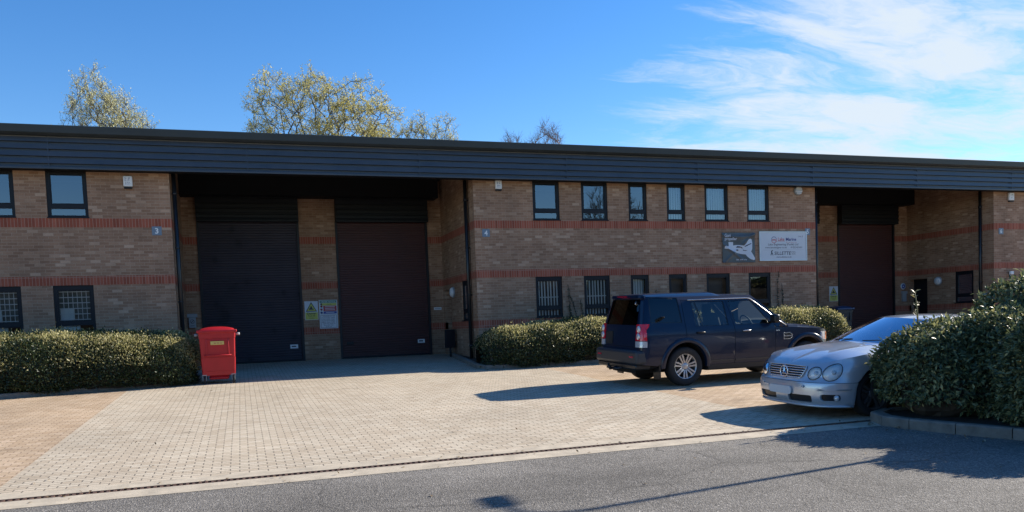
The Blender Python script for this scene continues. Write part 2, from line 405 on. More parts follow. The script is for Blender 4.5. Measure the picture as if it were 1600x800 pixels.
def gz(y):
    if y < -14.0: return GZ0+GS*-14.0+.012*(y+14.0)
    return GZ0+GS*y
SUN = Vector((1.8, .30, 1.0)).normalized()
sl = bpy.data.lights.new('sun', 'SUN'); sl.energy = 5.0; sl.angle = math.radians(.53); sl.color = (1, .92, .79)
so = bpy.data.objects.new('sun', sl); C.objects.link(so); so.location = (60, 10, 40)
so.rotation_euler = SUN.to_track_quat('Z', 'Y').to_euler()
w = bpy.data.worlds.new('World'); sc.world = w; w.use_nodes = True; nt = w.node_tree
bg = nt.nodes['Background']
sky = N(nt, 'ShaderNodeTexSky', sky_type='NISHITA', sun_disc=False, sun_elevation=math.asin(SUN.z), sun_rotation=math.atan2(SUN.x, SUN.y), altitude=50, air_density=1.0, dust_density=.0, ozone_density=2.6)
hs = N(nt, 'ShaderNodeHueSaturation'); hs.inputs['Saturation'].default_value = 1.32; hs.inputs['Hue'].default_value = .508; hs.inputs['Value'].default_value = .95; L(nt, sky, 'Color', hs, 'Color')
tc = N(nt, 'ShaderNodeTexCoord'); sep = N(nt, 'ShaderNodeSeparateXYZ'); L(nt, tc, 'Generated', sep, 0)
def math_(op, a, b=None, clamp=False):
    n = N(nt, 'ShaderNodeMath', operation=op, use_clamp=clamp)
    for i, v in enumerate((a, b)):
        if v is None: continue
        if isinstance(v, (int, float)): n.inputs[i].default_value = v
        else: nt.links.new(v, n.inputs[i])
    return n.outputs[0]
zz = math_('ADD', sep.outputs['Z'], .10); u = math_('DIVIDE', sep.outputs['X'], zz); v = math_('DIVIDE', sep.outputs['Y'], zz)
cmb = N(nt, 'ShaderNodeCombineXYZ'); nt.links.new(u, cmb.inputs[0]); nt.links.new(v, cmb.inputs[1])
mp = N(nt, 'ShaderNodeMapping'); mp.inputs['Rotation'].default_value = (0, 0, math.radians(-50)); mp.inputs['Scale'].default_value = (.75, 1.7, 1); L(nt, cmb, 0, mp, 'Vector')
wn = N(nt, 'ShaderNodeTexNoise', i_Scale=1.3, i_Detail=5.0, i_Roughness=.55); L(nt, mp, 0, wn, 'Vector')
wsub = N(nt, 'ShaderNodeVectorMath', operation='MULTIPLY_ADD'); L(nt, wn, 'Color', wsub, 0); wsub.inputs[1].default_value = (.9, .9, 0); L(nt, mp, 0, wsub, 2)
cn = N(nt, 'ShaderNodeTexNoise', i_Scale=1.9, i_Detail=14.0, i_Roughness=.66); L(nt, wsub, 0, cn, 'Vector')
# clouds gather over the right-hand part of the view: mask by azimuth (x/y) and thin out to the left
az = math_('ARCTAN2', sep.outputs['X'], sep.outputs['Y'])
mk = N(nt, 'ShaderNodeMapRange', interpolation_type='SMOOTHSTEP'); nt.links.new(math_('MULTIPLY_ADD', sep.outputs['Z'], -.9), mk.inputs['Value'])
mk.inputs['Value'].links[0].from_node.inputs[2].default_value = 0
nt.links.new(math_('ADD', az, .33), mk.inputs['Value'].links[0].from_node.inputs[2])
mk.inputs['From Min'].default_value = .36; mk.inputs['From Max'].default_value = .78; mk.inputs['To Min'].default_value = -.25; mk.inputs['To Max'].default_value = .16
mb2 = N(nt, 'ShaderNodeMapRange', interpolation_type='SMOOTHSTEP'); nt.links.new(math_('ABSOLUTE', az), mb2.inputs['Value'])
mb2.inputs['From Min'].default_value = 1.3; mb2.inputs['From Max'].default_value = 1.9; mb2.inputs['To Min'].default_value = 0; mb2.inputs['To Max'].default_value = -.34
cs = math_('ADD', math_('ADD', cn.outputs['Fac'], mk.outputs['Result']), mb2.outputs['Result'])
cr = N(nt, 'ShaderNodeMapRange', interpolation_type='SMOOTHSTEP'); nt.links.new(cs, cr.inputs['Value'])
cr.inputs['From Min'].default_value = .46; cr.inputs['From Max'].default_value = .78; cr.inputs['To Min'].default_value = 0; cr.inputs['To Max'].default_value = .95
hm = N(nt, 'ShaderNodeMapRange'); nt.links.new(sep.outputs['Z'], hm.inputs['Value']); hm.inputs['From Min'].default_value = 0.0; hm.inputs['From Max'].default_value = .1
cf = math_('MULTIPLY', cr.outputs['Result'], hm.outputs['Result'], True)
mix = N(nt, 'ShaderNodeMix', data_type='RGBA'); nt.links.new(cf, mix.inputs['Factor']); L(nt, hs, 'Color', mix, 6); mix.inputs[7].default_value = (3.8, 4.25, 4.65, 1)
L(nt, mix, 2, bg, 'Color'); bg.inputs['Strength'].default_value = .118
sc.view_settings.view_transform = 'Standard'; sc.view_settings.look = 'None'; sc.view_settings.exposure = .80; sc.view_settings.gamma = 1
sc.cycles.max_bounces = 8; sc.cycles.transparent_max_bounces = 16; sc.cycles.use_denoising = True
sc.cycles.sample_clamp_indirect = 6

# ------------------------------------------------------------------ ground, paving, road
def sheet(name, mat, poly, lift, zf=gz, loc0=True):
    mb = MB(); mb.quad([(x, y, zf(y)+lift) for x, y in poly]); o = mb.build(name, mat); tag(o, kind='structure'); return o
mb = MB()
prof = [(-3000, gz(-60)-.04), (-60, gz(-60)-.04), (-14, gz(-14)-.03), (5, gz(5)-.03), (30, gz(5)), (3000, gz(5))]
for (a, za), (b, zb) in zip(prof, prof[1:]):
    mb.quad([(-3000, a, za), (3000, a, za), (3000, b, zb), (-3000, b, zb)])
tag(mb.build('ground', M['field']), kind='structure')
XL = -2.48; XR = 7.37
sheet('paved_drive', M['paver'], [(XL, -13.3), (XR, -13.3), (XR, 4.3), (XL, 4.3)], 0)
sheet('parking_bay_paving', M['orange'], [(-40, -13.3), (XL, -13.3), (XL, 0), (-40, 0)], 0)
sheet('parking_bay_paving', M['orange'], [(XR, -13.3), (60, -13.3), (60, 4.3), (XR, 4.3)], 0)
mb = MB()
for a, b in ((-13.54, -13.3), (-14.0, -13.66)):
    mb.quad([(-40, a, gz(a)+.001), (60, a, gz(a)+.001), (60, b, gz(b)+.001), (-40, b, gz(b)+.001)])
tag(mb.build('concrete_edging_strip', M['concrete']), kind='structure')
mb = MB()
mb.quad([(-60, -60, gz(-60)-.002), (80, -60, gz(-60)-.002), (80, -14.0, gz(-14.0)-.002), (-60, -14.0, gz(-14.0)-.002)])
tag(mb.build('road', M['asphalt']), kind='structure')
# drain channel: a long grate of iron bars
root = empty('drain_channel', (0, -13.6, gz(-13.6)))
tag(root, 'long rusty slotted drain grate between the paved drive and the asphalt road', 'drain')
mb = MB(); y0 = gz(-13.6)
x = -9.0
while x < 12.0:
    mb.box(x, x+.028, -13.655, -13.545, y0-.03, y0-.001); x += .062
mb.box(-9, 12, -13.66, -13.645, y0-.04, y0+.001); mb.box(-9, 12, -13.555, -13.54, y0-.04, y0+.001)
mb.build('grate', M['rust'], root)
mb = MB(); mb.box(-9, 12, -13.66, -13.54, y0-.0295, y0-.0275, None); mb.build('channel', M['dark'], root)

# ------------------------------------------------------------------ the building
B = empty('industrial_building', (10, 0, gz(0)))
tag(B, 'long two storey brown brick industrial terrace with dark metal fascia and roller shutters', 'building')
X3, X4, X5, X6 = -1.552, 6.57, 18.547, 26.53; DEP = 4.076
XA, XB = -16.0, 40.0
ZB = -1.35; ZF = 4.235; BH = .225
bands = (2.84, 1.4025, -.0625)
up = lambda a, b: (a, b, 3.065, 4.30)
lo = lambda a, b: (a, b, .1625, 1.4025)
W3 = [up(-8.9, -8.02), up(-7.3, -6.42), up(-5.96, -5.06), up(-4.37, -3.46)]; W3 += [lo(a, b) for a, b, _, _ in W3]
xs45 = [(8.40, 9.26), (9.97, 10.85), (11.56, 12.20), (12.90, 13.56), (14.27, 15.15), (15.86, 16.72)]
W4 = [up(*p) for p in xs45]+[lo(*p) for p in xs45]
W6 = [up(29.2, 30.1), up(31, 31.9), lo(29.2, 30.1), lo(31, 31.9)]
SW = (.88, 1.72, .1625, 1.4025)      # tall side window (y range)
SD = (3.05, 3.98, -1.2, 1.23)        # side door (y range)
def wall(f3, a0, a1, z0, z1, ops, n, th=.32):
    """wall slab with openings and reveals; f3(a, depth, z)"""
    mb = MB(); A = sorted({a0, a1, *[o[0] for o in ops], *[o[1] for o in ops]}); Z = sorted({z0, z1, *[o[2] for o in ops], *[o[3] for o in ops]})
    A = [a for a in A if a0 <= a <= a1]; Z = [z for z in Z if z0 <= z <= z1]
    solid = lambda a, z: not any(o[0] < a < o[1] and o[2] < z < o[3] for o in ops)
    for i in range(len(A)-1):
        for j in range(len(Z)-1):
            if solid((A[i]+A[i+1])/2, (Z[j]+Z[j+1])/2):
                for d in (0, th):
                    mb.quad([f3(A[i], d, Z[j]), f3(A[i+1], d, Z[j]), f3(A[i+1], d, Z[j+1]), f3(A[i], d, Z[j+1])])
    for o in ops:
        a, b, c, d = o
        for p, q in (((a, c), (a, d)), ((a, d), (b, d)), ((b, d), (b, c)), ((b, c), (a, c))):
            mb.quad([f3(p[0], 0, p[1]), f3(q[0], 0, q[1]), f3(q[0], th, q[1]), f3(p[0], th, p[1])])
    return mb.build('wall', M['brick'], B, recalc=False)
front = lambda a, d, z: (a, d, z)
back = lambda a, d, z: (a, DEP+d, z)
wall(front, XA, X3, ZB, 5.0, W3, 0)
wall(front, X4, X5, ZB, 5.0, W4, 0)
wall(front, X6, XB, ZB, 5.0, W6, 0)
# return walls of the recesses (faces look into the recess)
wall(lambda a, d, z: (X3-d, a, z), 0, DEP, ZB, 5.0, [], 0)
wall(lambda a, d, z: (X4+d, a, z), 0, DEP, ZB, 5.0, [SW, SD], 0)
wall(lambda a, d, z: (X5-d, a, z), 0, DEP, ZB, 5.0, [], 0)
wall(lambda a, d, z: (X6+d, a, z), 0, DEP, ZB, 5.0, [SW, SD], 0)
SH = [(-1.13, 1.90), (3.06, 6.08)]; SHR = [(18.95, 21.9), (22.98, 25.84)]
for x0, x1, ss in ((X3, X4, SH), (X5, X6, SHR)):
    wall(back, x0, x1, ZB, 5.0, [(a, b, ZB-.01, 4.0) for a, b in ss], 0)
# soldier bands, set 4 mm proud
def band(x0, x1, y0, y1, z):
    mb = MB(); mb.box(x0, x1, y0, y1, z, z+BH); mb.build('brick_band', M['band'], B)
E_ = .004
for z in bands:
    band(XA, X3+E_, -E_, .1, z); band(X4-E_, X5+E_, -E_, .1, z); band(X6-E_, XB, -E_, .1, z)
    band(X3-.1, X3+E_+.001, .1, DEP-.001, z); band(X5-.1, X5+E_+.001, .1, DEP-.001, z)
    for xs in (X4, X6):
        if z < 1:
            band(xs-E_-.001, xs+.1, .1, SD[0], z); band(xs-E_-.001, xs+.1, SD[1], DEP-.001, z)
        else: band(xs-E_-.001, xs+.1, .1, DEP-.001, z)
    for x0, x1, ss in ((X3+.006, X4-.006, SH), (X5+.006, X6-.006, SHR)):
        prev = x0
        for a, b in ss: band(prev, a-.0, DEP-E_, DEP+.1, z); prev = b
        band(prev, x1, DEP-E_, DEP+.1, z)
# rear and end walls, roof
mb = MB()
mb.box(XA, XB, 23.7, 24, ZB, 5.9); mb.box(XA-.3, XA, 0, 24, ZB, 5.0); mb.box(XB, XB+.3, 0, 24, ZB, 5.0)
mb.build('wall', M['brick'], B)
mb = MB(); mb.prism([(-.35, 5.05), (12, 5.75), (24.3, 5.1), (24.3, 5.0), (12, 5.65), (-.35, 4.95)], lambda y, z: (XA-.3, y, z), (XB-XA+.6, 0, 0))
mb.build('roof', M['roof'], B)
# floor slab between storeys so that the rooms are rooms
mb = MB()
for x0, x1 in ((XA+.05, X3-.34), (X4+.34, X5-.34), (X6+.34, XB-.05)):
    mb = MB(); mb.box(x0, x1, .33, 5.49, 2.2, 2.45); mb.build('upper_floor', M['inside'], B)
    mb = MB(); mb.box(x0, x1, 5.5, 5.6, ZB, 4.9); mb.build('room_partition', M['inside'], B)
# fascia: four pressed panels with grooves, bottom lip
mb = MB(); yf = -.35
prof = [(yf+.02, 4.99), (yf, 4.965)]
zt = 4.965
for k in range(4):
    prof += [(yf-.016, zt-.110), (yf+.055, zt-.120), (yf+.055, zt-.158), (yf, zt-.172)]; zt -= .172
prof += [(yf-.004, 4.255), (yf-.028, 4.247), (yf-.028, 4.205), (yf+.02, 4.205), (yf+.02, 4.215)]
vsA = [mb.bm.verts.new((XA-.3, y, z)) for y, z in prof]; vsB = [mb.bm.verts.new((XB+.3, y, z)) for y, z in prof]
for i in range(len(prof)-1): mb.bm.faces.new((vsA[i], vsB[i], vsB[i+1], vsA[i+1]))
mb.build('fascia', M['fascia'], B, recalc=False)
for x in (-13.1, -8.65, -4.2, .38, 4.94, 9.38, 13.83, 18.2, 22.6, 27, 31.4, 35.8):
    mb = MB(); mb.box(x-.010, x+.010, yf-.010, yf+.03, 4.262, 4.97); mb.build('joint_strip', M['fascia'], B)
mb = MB()
gp = [(yf+.03, 4.975), (-.50, 4.985), (-.555, 5.03), (-.575, 5.20), (-.55, 5.215), (-.30, 5.2), (yf+.03, 5.06)]
mb.prism(gp, lambda y, z: (XA-.35, y, z), (XB-XA+.7, 0, 0)); mb.build('gutter', M['gutter'], B)
mb = MB()     # soffits: narrow under the fascia, deep over the recesses
mb.box(XA, XB, yf+.02, -.002, 4.215, 4.235)
for x0, x1 in ((X3, X4), (X5, X6)):
    mb.box(x0+.002, x1-.002, .05, DEP, 4.93, 4.96); mb.box(x0+.001, x1-.001, -.001, .11, 4.236, 4.93)
    mb.box(x0+.002, x1-.20, DEP-.62, DEP-.004, 4.27, 4.92)
mb.build('soffit', M['soffit'], B)
# roller shutters
def stain_mat():
    m = M['shutter'].copy(); m.name = 'stained_dark_shutter'; nt2 = m.node_tree; b = nt2.nodes['Principled BSDF']
    for l in list(b.inputs['Base Color'].links): nt2.links.remove(l)
    tc2 = N(nt2, 'ShaderNodeTexCoord'); mp2 = N(nt2, 'ShaderNodeMapping'); mp2.inputs['Scale'].default_value = (1, 1, .75); L(nt2, tc2, 'Object', mp2, 'Vector')
    v2 = N(nt2, 'ShaderNodeTexVoronoi', feature='SMOOTH_F1', i_Scale=1.9, i_Randomness=.9); L(nt2, mp2, 0, v2, 'Vector')
    n2 = N(nt2, 'ShaderNodeTexNoise', i_Scale=5.0); L(nt2, mp2, 0, n2, 'Vector')
    a2 = N(nt2, 'ShaderNodeMath', operation='MULTIPLY_ADD'); L(nt2, n2, 'Fac', a2, 0); a2.inputs[1].default_value = .25; L(nt2, v2, 'Distance', a2, 2)
    r2 = ramp(nt2, [(.2, (.014, .011, .016)), (.32, (.034, .025, .036)), (.9, (.046, .034, .045))]); L(nt2, a2, 0, r2, 'Fac'); L(nt2, r2, 'Color', b, 'Base Color')
    return m
M['shutter_dark'] = stain_mat()
def shutter(x0, x1, mt, label):
    mb = MB(); zb = gz(DEP)+.06; z = zb+.05; y = DEP+.06
    pts = [(y, zb), (y, z)]
    while z < 3.56:
        pts += [(y-.016, z+.016), (y-.016, z+.060), (y, z+.076)]; z += .078
    pts = [p for p in pts if p[1] < 3.6]
    a = [mb.bm.verts.new((x0+.05, *p)) for p in pts]; b = [mb.bm.verts.new((x1-.05, *p)) for p in pts]
    for i in range(len(pts)-1): mb.bm.faces.new((a[i], b[i], b[i+1], a[i+1]))
    s = mb.build('roller_shutter', mt, B, recalc=False); s['label'] = label
    for a_, b_ in ((x0-.01, x0+.06), (x1-.06, x1+.01)): mb = MB(); mb.box(a_, b_, DEP-.035, DEP+.09, gz(DEP), 3.56); mb.build('guide_rail', M['black'], s)
    mb = MB(); mb.box(x0+.05, x1-.05, DEP-.0, DEP+.07, gz(DEP)+.006, zb+.004, bev=.008); mb.build('bottom_bar', M['shutterbox'], s)
    # ribbed coil cover
    mb = MB(); pr = [(DEP-.02, 4.268), (DEP-.26, 4.268)]
    for k in range(4): zt = 4.26-k*.165; pr += [(DEP-.26, zt-.02), (DEP-.285, zt-.045), (DEP-.285, zt-.13), (DEP-.26, zt-.155)]
    pr += [(DEP-.27, 3.56), (DEP-.27, 3.52), (DEP-.02, 3.52)]
    mb.prism(pr, lambda yy, zz: (x0+.0, yy, zz), (x1-x0, 0, 0)); mb.build('shutter_cover', M['shutterbox'], s)
    return s
s1 = shutter(*SH[0], M['shutter_dark'], 'dark stained roller shutter'); s2 = shutter(*SH[1], M['shutter'], 'maroon roller shutter')
shutter(*SHR[0], M['shutter'], 'maroon roller shutter'); shutter(*SHR[1], M['shutter'], 'maroon roller shutter')
for s, x in ((s1, 1.585), (s2, 5.74)):
    mb = MB(); mb.box(x-.12, x+.12, DEP+.032, DEP+.04, -.49, -.365, M['white']); mb.box(x-.08, x+.06, DEP+.028, DEP+.03, -.445, -.405, M['ink']); mb.build('sticker', None, s)
mb = MB(); mb.box(3.25, 3.47, DEP+.02, DEP+.042, -.45, -.35, bev=.006); mb.build('handle', M['black'], s2)
# windows
M['curtain'] = plain('grey_green_curtain', (.16, .18, .165), .9, var=.35, vscale=9)
def window(x0, x1, z0, z1, upper, f3=None, blind=None, split=True, glass='winglass'):
    f3 = f3 or (lambda a, d, z: (a, d, z))
    mb = MB(); fw = .075; d0, d1 = .035, .105
    def bx(a0, a1, b0, b1, e0=d0, e1=d1, mm=mb):
        ps = [f3(a, d, z) for z in (b0, b1) for d in (e0, e1) for a in (a0, a1)]
        mm.box(min(p[0] for p in ps), max(p[0] for p in ps), min(p[1] for p in ps), max(p[1] for p in ps), b0, b1)
    bx(x0, x0+fw, z0, z1); bx(x1-fw, x1, z0, z1); bx(x0+fw, x1-fw, z1-fw-(.04 if upper else .03), z1); bx(x0+fw, x1-fw, z0, z0+fw)
    zt = z0+.24
    if split: bx(x0+fw, x1-fw, zt, zt+.10, d0-.008, d1)
    # opening sash stands proud inside the frame
    s0, s1, t0, t1 = x0+fw, x1-fw, (zt+.10 if split else z0+fw), z1-fw-(.04 if upper else .03)
    for q in ((s0, s0+.032, t0, t1), (s1-.032, s1, t0, t1), (s0+.032, s1-.032, t1-.032, t1), (s0+.032, s1-.032, t0, t0+.032)): bx(*q, d0+.012, d1-.01)
    fr = mb.build('window', M['frame'], B)
    mb = MB(); bx(x0-.012, x1+.012, z0-.0, z0+.028, -.03, .034, mb); mb.build('sill', M['frame'], fr)
    g = MB(); g.quad([f3(s0+.02, .07, t0+.02), f3(s1-.02, .07, t0+.02), f3(s1-.02, .07, t1-.02), f3(s0+.02, .07, t1-.02)]); g.build('pane', M[glass], fr, recalc=False)
    if split:
        g = MB(); g.quad([f3(s0-.01, .072, z0+fw-.01), f3(s1+.01, .072, z0+fw-.01), f3(s1+.01, .072, zt+.01), f3(s0-.01, .072, zt+.01)]); g.build('pane', M[glass], fr, recalc=False)
    if blind == 'grid':
        mb = MB(); ib = rnd.uniform(-.02, .02)
        for k in range(6):
            z = t0+.05+(t1-t0-.1)*k/5; bx(s0, s1, z-.010, z+.010, .115, .123, mb)
        for k in range(8):
            a = s0+.02+(s1-s0-.04)*k/7; bx(a-.007, a+.007, t0, t1, .124, .13, mb)
        mb.build('security_grille', M['bars'], fr)
        mb = MB(); bx(s0+.03, s0+.34, t0+.0, t0+.34, .17, .20, mb); bx(s0+.02, s0+.46, z0+.085, z0+.25, .13, .17, mb); mb.build('window_clutter', M['blind'], fr)
        mb = MB(); bx(s0, s1, t0, t1, .26, .27, mb); mb.build('net_curtain', M['curtain'], fr)
    if blind == 'vertical':
        mb = MB(); a = s0+.04
        while a < s1-.02:
            b = min(a+.052, s1); ja = rnd.uniform(-.012, .012)
            mb.quad([(a, .118, z0+.08), (b-.004, .128, z0+.08), (b-.004+ja, .128, z1-.11), (a+ja, .118, z1-.11)])
            a += .098
        zm = t0+(t1-t0)*.36; bx(s0, s1, zm-.014, zm+.014, .110, .115, mb)
        mb.build('blind', M['blind'], fr)
    if blind == 'closed':
        mb = MB(); a = s0
        while a < s1-.01:
            b = min(a+.085, s1); mb.quad([(a, .20, z0+.03), (b-.004, .215, z0+.03), (b-.004, .215, z1-.1), (a, .20, z1-.1)]); a += .09
        mb.build('blind', M['blind'], fr)
    if blind == 'half':
        mb = MB(); bx(s0, s1, t0-.3, t1, .32, .335, mb); mb.build('blind', M['inside'], fr)
    return fr
for q in W3: window(*q, q[2] > 2, blind=None if q[2] > 2 else 'grid', glass='winglass2' if q[2] > 2 else 'winglass')
bl = [None, None, None, 'closed', 'closed', 'closed', 'vertical', 'vertical', 'closed', 'half', 'half', None]
for q, b in zip(W4, bl): window(*q, q[2] > 2, blind=b, glass='winglass2' if q[2] > 2 else 'winglass')
for q in W6: window(*q, q[2] > 2, glass='winglass2' if q[2] > 2 else 'winglass')
for xs in (X4, X6):
    window(SW[0], SW[1], SW[2], SW[3], False, f3=lambda a, d, z, xs=xs: (xs+d, a, z), blind=None)
    mb = MB(); mb.box(xs+.275, xs+.31, SD[0], SD[1], gz(3.5), SD[3]); d = mb.build('door', M['frame'], B)
    mb = MB(); mb.box(xs+.225, xs+.275, SD[0]+.08, SD[0]+.12, .0, .14, bev=.008); mb.build('handle', M['grey'], d)
    mb = MB(); mb.box(xs+.255, xs+.32, SD[0], SD[0]+.05, gz(3.5), SD[3]); mb.box(xs+.255, xs+.32, SD[1]-.05, SD[1], gz(3.5), SD[3]); mb.box(xs+.255, xs+.32, SD[0]+.05, SD[1]-.05, SD[3]-.05, SD[3]); mb.build('door_frame', M['black'], d)
# downpipes standing at the corners inside the recesses
for x, y in ((X3+.10, .12), (X4-.10, .52), (X5+.12, .12), (X6-.09, .50)):
    mb = MB(); mb.tube([(x, y, gz(y)-.02), (x, y, 4.3)], .055, 12)
    for z in (-.6, .9, 2.3, 3.7): mb.lathe([(.056, z), (.066, z+.003), (.066, z+.05), (.056, z+.053)], n=12, c=(x, y, 0)); mb.box(x-.01, x+.09 if x in (X4-.10, X6-.09) else x+.01, y-.02, y+.02, z+.01, z+.04)
    mb.build('downpipe', M['pipe'], B)
# ------------------------------------------------------------------ things fixed to the walls (each can be unscrewed)
def plate_thing(name, label, cat, x, y, z, group=None):
    r = empty(name, (x, y, z)); tag(r, label, cat, group); return r
def scribble(mb, x, z, y, wd, hh, m, words=2):
    # print too small to read: rows of letter-sized strokes
    n = max(4, int(wd/(hh*.62))); a = x-wd/2; st = wd/n
    for k in range(n):
        if words > 1 and k % max(3, n//words) == max(3, n//words)-1: continue
        h2 = hh*rnd.choice((.7, 1, 1)); mb.quad([(a+k*st, y, z), (a+k*st+st*.3, y, z), (a+k*st+st*.3, y, z+h2), (a+k*st, y, z+h2)], m)
        if rnd.random() < .7: mb.quad([(a+k*st+st*.3, y, z+h2*.4), (a+k*st+st*.75, y, z+h2*.4), (a+k*st+st*.75, y, z+h2*.62), (a+k*st+st*.3, y, z+h2*.62)], m)
        if rnd.random() < .6: mb.quad([(a+k*st+st*.55, y, z), (a+k*st+st*.8, y, z), (a+k*st+st*.8, y, z+h2*.4), (a+k*st+st*.55, y, z+h2*.4)], m)
# burglar alarm boxes
def alarm(x, z, wd, ht, label, writing, grp='alarm boxes under the fascia'):
    r = plate_thing('alarm_box', label, 'alarm box', x, 0, z, grp)
    mb = MB(); mb.box(x-wd/2, x+wd/2, -.085, -.001, z, z+ht, bev=.02, seg=3); mb.build('cover', M['white'], r)
    mb = MB(); mb.box(x-wd/2+.012, x+wd/2-.012, -.075, -.001, z-.055, z-.001, bev=.012); mb.build('strobe', M['black'], r)
    mb = MB()
    for dz, hh, fr, m in writing: scribble(mb, x, z+dz, -.0865, wd*fr, hh, M[m])
    if writing: mb.build('lettering', None, r)
alarm(-2.515, 3.86, .21, .26, 'white alarm box with two lines of dark print beside the window by plate 3', [(.19, .036, .62, 'inkblue'), (.145, .036, .66, 'inkblue'), (.09, .024, .52, 'ink'), (.05, .026, .6, 'ink')])
alarm(7.335, 3.97, .20, .25, 'small white alarm box with blue print above number plate 4', [(.18, .03, .55, 'inkblue'), (.14, .03, .55, 'inkblue'), (.085, .03, .42, 'inkblue'), (.04, .03, .45, 'inkblue')])
alarm(27.335, 3.90, .25, .28, 'pale alarm box on the far right wall above number plate 6', [(.18, .04, .5, 'ink'), (.07, .04, .35, 'ink')])
r = plate_thing('alarm_box', 'round grey bell alarm with white bands at the right end of the upper wall', 'alarm box', 17.85, 0, 3.95, 'alarm boxes under the fascia')
mb = MB(); mb.lathe([(.0, -.09), (.11, -.085), (.15, -.06), (.16, -.001)], 'Y', 28, (17.85, 0, 4.10)); mb.build('cover', M['grey'], r)
mb = MB(); mb.box(17.74, 17.96, -.096, -.06, 4.13, 4.165); mb.box(17.72, 17.98, -.096, -.055, 4.06, 4.09); mb.box(17.76, 17.94, -.09, -.05, 4.19, 4.21); mb.box(17.76, 17.94, -.09, -.05, 4.0, 4.025); mb.build('stripe', M['white'], r)
# unit number plates
for x, z, n, lab in ((-1.915, 2.64, '3', 'grey square plate with white number 3 below the upper red band'), (6.91, 2.585, '4', 'grey square plate with white number 4 beside the downpipe corner'),
                     (18.22, 2.63, '5', 'small grey plate with white number 5 at the corner of the company sign'), (26.875, 2.655, '6', 'grey plate with white number 6 on the far right wall')):
    r = plate_thing('number_plaque', lab, 'number plaque', x, 0, z, 'unit number plaques')
    wd = .115 if n != '5' else .1
    mb = MB(); mb.box(x-wd, x+wd, -.014, -.001, z, z+.225, bev=.004); mb.build('plate', M['plateblue'], r)
    mb = MB(); lettering(mb, n, x, z+.045, -.0155, .20, M['white'], bold=.02); mb.build('numeral', None, r)
# company sign
sx, sz = 16.31, 1.81; SWd, SHt = 1.82, .905
r = plate_thing('company_sign', 'white rectangular company sign in a pale frame reading SILLETTE below number 5', 'sign', sx+SWd/2, 0, sz)
mb = MB(); mb.box(sx, sx+SWd, -.03, -.002, sz, sz+SHt); mb.build('board', M['signgrey'], r)
mb = MB()
for q in ((sx-.03, sx+SWd+.03, sz-.03, sz), (sx-.03, sx+SWd+.03, sz+SHt, sz+SHt+.03), (sx-.03, sx, sz, sz+SHt), (sx+SWd, sx+SWd+.03, sz, sz+SHt)): mb.box(q[0], q[1], -.045, -.002, q[2], q[3])
mb.build('frame', M['alu'], r)
mb = MB(); yy = -.0315; cx = sx+SWd*.5
def ring2(mb, cx, cz, r0, r1, a0, a1, y, m, n=24):
    for k in range(n):
        t0, t1 = math.radians(a0+(a1-a0)*k/n), math.radians(a0+(a1-a0)*(k+1)/n)
        mb.quad([(cx+q*math.cos(t), y, cz+q*math.sin(t)) for q, t in ((r0, t0), (r1, t0), (r1, t1), (r0, t1))], M[m] if isinstance(m, str) else m)
lx = sx+.30*SWd; lz = sz+.73*SHt
ring2(mb, lx, lz, .092, .108, 20, 200, yy, 'inkblue'); ring2(mb, lx, lz, .092, .108, 200, 380, yy, 'inkred')
lettering(mb, 'm', lx, lz-.035, yy-.0005, .13, M['inkred'], bold=.02, width=.13)
mb.box(lx+.05, lx+.43, yy-.001, yy-.0001, lz-.052, lz-.046, M['inkred'])
lettering(mb, 'Lake', sx+.455*SWd, lz-.03, yy, .155, M['inkred'], bold=.01, width=.25)
lettering(mb, 'Marine', sx+.67*SWd, lz-.03, yy, .145, M['inkblue'], bold=.025, width=.41)
lettering(mb, 'P r o d u c t s', sx+.68*SWd, lz-.105, yy, .062, M['inkred'], width=.40)
lettering(mb, 'Unit 5', sx+.88*SWd, sz+.83*SHt, yy, .07, M['ink'], width=.19)
lettering(mb, 'Lake Engineering (Poole) Ltd', cx, sz+.53*SHt, yy, .095, M['ink'], bold=.006, width=1.19)
lettering(mb, 'www.lakedesigner.co.uk', sx+.34*SWd, sz+.425*SHt, yy, .08, M['ink'], bold=.006, width=.86)
lettering(mb, '01202 621631', sx+.79*SWd, sz+.425*SHt, yy, .08, M['ink'], bold=.006, width=.45)
mb.box(sx+.1, sx+SWd-.1, yy-.0005, yy, sz+.36*SHt, sz+.366*SHt, M['grey'])
lettering(mb, 'SILLETTE', sx+.48*SWd, sz+.185*SHt, yy, .155, M['ink'], bold=.012, shear=.12, width=.66)
lettering(mb, 'STERN', sx+.72*SWd, sz+.26*SHt, yy, .06, M['ink'], width=.17); lettering(mb, 'DRIVES', sx+.72*SWd, sz+.19*SHt, yy, .06, M['ink'], width=.15)
mb.prism([(.0, 0), (.03, .0), (.05, .05), (.07, .05), (.08, 0), (.11, .0), (.08, .09), (.05, .10), (.08, .14), (.10, .17), (.06, .17), (.02, .12), (.03, .08)], lambda a, b: (sx+.235*SWd+a-.03, yy, sz+.17*SHt+b), (0, -.0006, 0), M['ink'])
lettering(mb, 'www.sillette.co.uk', sx+.51*SWd, sz+.08*SHt, yy, .075, M['ink'], bold=.004, width=.60)
mb.build('lettering', None, r)
